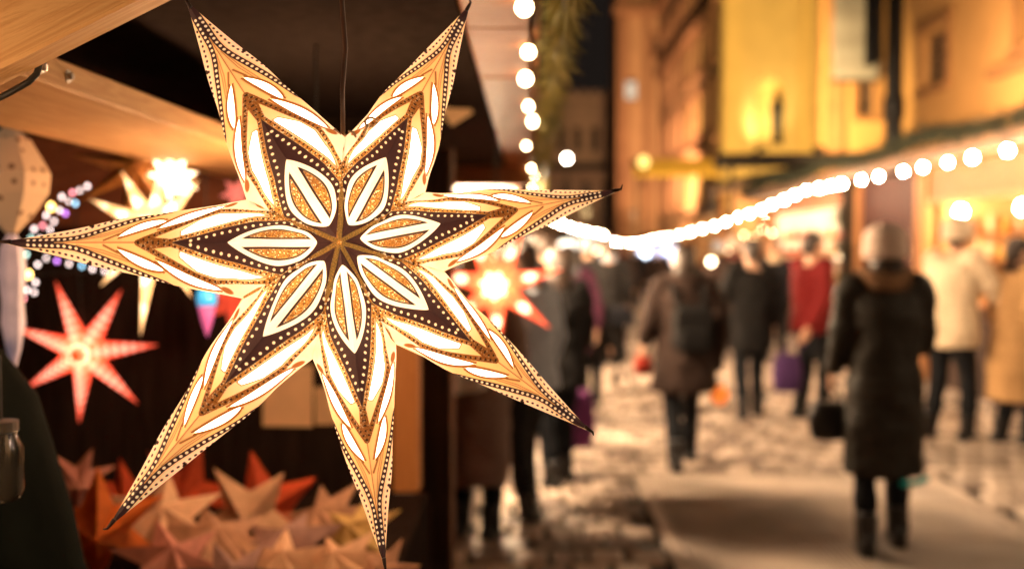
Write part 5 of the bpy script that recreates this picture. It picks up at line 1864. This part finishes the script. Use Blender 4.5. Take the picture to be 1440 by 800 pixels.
# left group by the stalls
loc = G(744, 735)
p8, J = person('person in a grey blue jacket and black trousers beside the orange lit star', loc, 52, 1.62, coat=C_grey, coat_len=.16, trousers=C_black, boots=C_boot, hair=C_hair_b, stride=.16, bulk=1.12, lean=.05, arms={'l': ((-.26, .08, 1.14), (-.16, .28, 1.05))})
loc = G(787, 690)
p9, J = person('person in a black coat carrying a purple bag, right of the grey blue jacket', loc, 30, 1.58, coat=C_black, coat_len=.24, trousers=C_denim, boots=C_boot, hair=C_hair_b, hair_len='long', stride=.14, bulk=1.05, arms={'r': ((.25, .02, 1.12), (.22, .14, .93))})
w_ = in_world(p9, J['wr'][1])
bag('purple shopping bag with white strap held by the person in black near the star tip', w_ + Vector((0, .0, -.22)), (.27, .12, .40), C_purple, 'shopping_bag', 'bag', strap_to=w_ + Vector((0, 0, -.07)))
loc = G(668, 766)
p10, J = person('person in a long taupe coat reading a white sheet, half behind the big star', loc, -25, 1.60, coat=C_taupe, coat_len=.62, trousers=C_denim, boots=C_boot, hair=C_hair_b, hair_len='long', bulk=1.05, arms={'l': ((-.25, .10, 1.12), (-.12, .28, 1.02)), 'r': ((.25, .05, 1.12), (.12, .26, .98))})
w_ = W(655, 540, 4.9)
o = thing('paper_sheet', 'white sheet of paper held low in front of the person in the taupe coat', 'paper', w_)
mb = MB()
mb.add([(-.10 + .20 * i / 6, .02 * math.sin(i * .9), -.07 + .15 * j / 4 + .05 * i / 6) for j in range(5) for i in range(7)], [(j * 7 + i, j * 7 + i + 1, (j + 1) * 7 + i + 1, (j + 1) * 7 + i) for j in range(4) for i in range(6)])
mb.build('sheet', M_white_paper, o, org=(0, 0, 0), smooth=True).modifiers.new('thick', 'SOLIDIFY').thickness = .002

# farther crowd
crowd = [  # u, feet v, facing, height, coat, len, hair, label
    (705, 640, 60, 1.66, C_dark, .3, C_hair_b, 'person in a dark brown coat half behind the orange lit star', 'short'),
    (762, 612, 75, 1.70, C_navy, .25, C_hair_b, 'person in navy turned to the left stall, right of the orange lit star', 'short'),
    (826, 505, -35, 1.70, C_black, .3, C_hair_b, 'person in a black coat standing behind the pushchair', 'short'),
    (742, 560, -140, 1.62, C_plum, .2, C_hair_f, 'blonde person in plum facing this way among the left crowd', 'long'),
    (872, 478, 15, 1.66, C_dark, .2, C_hair_b, 'far person in dark brown between the two left black coats', 'short'),
    (800, 592, 20, 1.60, C_plum, .3, C_hair_b, 'person in a plum coat pushing the pushchair in the left crowd', 'long'),
    (856, 520, 0, 1.68, C_black, .3, C_hair_b, 'person in a black coat with dark hair, far along the lane on the left', 'short'),
    (893, 438, 5, 1.62, C_navy, .4, C_hair_b, 'farthest dark figure in the middle of the lane', 'short'),
    (776, 520, -20, 1.72, C_dark, .3, C_hair_b, 'person in a dark brown coat behind the plum coat', 'short'),
    (1030, 500, -15, 1.70, C_dark, .35, C_hair_b, 'person in a dark brown coat left of and behind the one in black', 'short'),
    (1088, 512, 160, 1.66, C_navy, .25, C_hair_b, 'person in navy facing this way, between the black and the red coats', 'short'),
    (1010, 470, 20, 1.66, C_taupe, .35, C_hair_f, 'blonde person in a taupe coat far behind the walking woman', 'long'),
    (925, 455, 170, 1.64, C_dark, .3, C_hair_b, 'far person in a dark brown coat seen left of the walking woman', 'short'),
]
for (u, v, fc, h_, co, cl_, ha, lab, hl) in crowd:
    person(lab, G(u, v), fc, h_, coat=co, coat_len=cl_, trousers=C_denim, boots=C_boot, hair=ha, hair_len=hl, stride=rnd.choice((.14, .3, .4)), swing=rnd.uniform(.02, .14), lean=rnd.uniform(-.02, .07), head_turn=rnd.uniform(-35, 35), bulk=rnd.uniform(1.0, 1.18), scarf=rnd.choice((None, C_cream, C_red, C_grey)), hat=rnd.choice((None, None, C_hat, C_grey)), voxel=.013)
person('blonde child in a dark jacket beside the pushchair', G(829, 580), -30, 1.22, coat=C_black, coat_len=.2, trousers=C_denim, boots=C_boot, hair=C_hair_f, bulk=1.15)
# pushchair
pc = G(846, 560)
o = thing('pushchair', 'dark pushchair with pale wheels in the left crowd', 'pushchair', pc, R(15))
M_tyre = mat('pale tyre', (.42, .34, .27), .6, .2, 30, .05)
Mw = Matrix.Rotation(R(90), 3, 'Y')
for sx in (-.26, .26):
    for y_, r_ in ((-.3, .15), (.3, .11)):
        w = MB().tube([Vector((sx, y_ + r_ * math.cos(a), r_ + .015 + r_ * math.sin(a))) for a in [i * math.pi / 10 for i in range(21)]], .018, 8).build('wheel', M_tyre, o, org=(0, 0, 0), smooth=True)
        MB().lathe([(.03, -.012), (.03, .012)], (sx, y_, r_ + .015), 10, Mw).build('hub', M_iron, w, org=(0, 0, 0))
    MB().tube([(sx * .9, -.3, .17), (sx * .9, .05, .5), (sx * .9, -.42, 1.02)], .013, 8).build('frame', M_iron, o, org=(0, 0, 0))
    MB().tube([(sx * .9, .3, .12), (sx * .9, -.05, .55)], .013, 8).build('frame', M_iron, o, org=(0, 0, 0))
MB().tube([(-.235, -.42, 1.02), (.235, -.42, 1.02)], .016, 8).build('handle', M_rubber, o, org=(0, 0, 0))
MB().box((0, .06, .42), (.40, .46, .08), ch=.02).build('seat', C_black, o, org=(0, 0, 0))
MB().box((0, -.16, .65), (.40, .07, .5), Euler((R(-18), 0, 0)), ch=.02).build('backrest', C_black, o, org=(0, 0, 0))
mb = MB()
mb.loft([[Vector((x, -.2 + .42 * math.cos(a) * .7, .66 + .32 * math.sin(a))) for x in (-.21, .21)] + [Vector((x, -.2 + .38 * math.cos(a) * .7, .66 + .29 * math.sin(a))) for x in (.21, -.21)] for a in [R(30 + 15 * i) for i in range(9)]])
mb.build('hood', C_navy, o, org=(0, 0, 0), smooth=False)
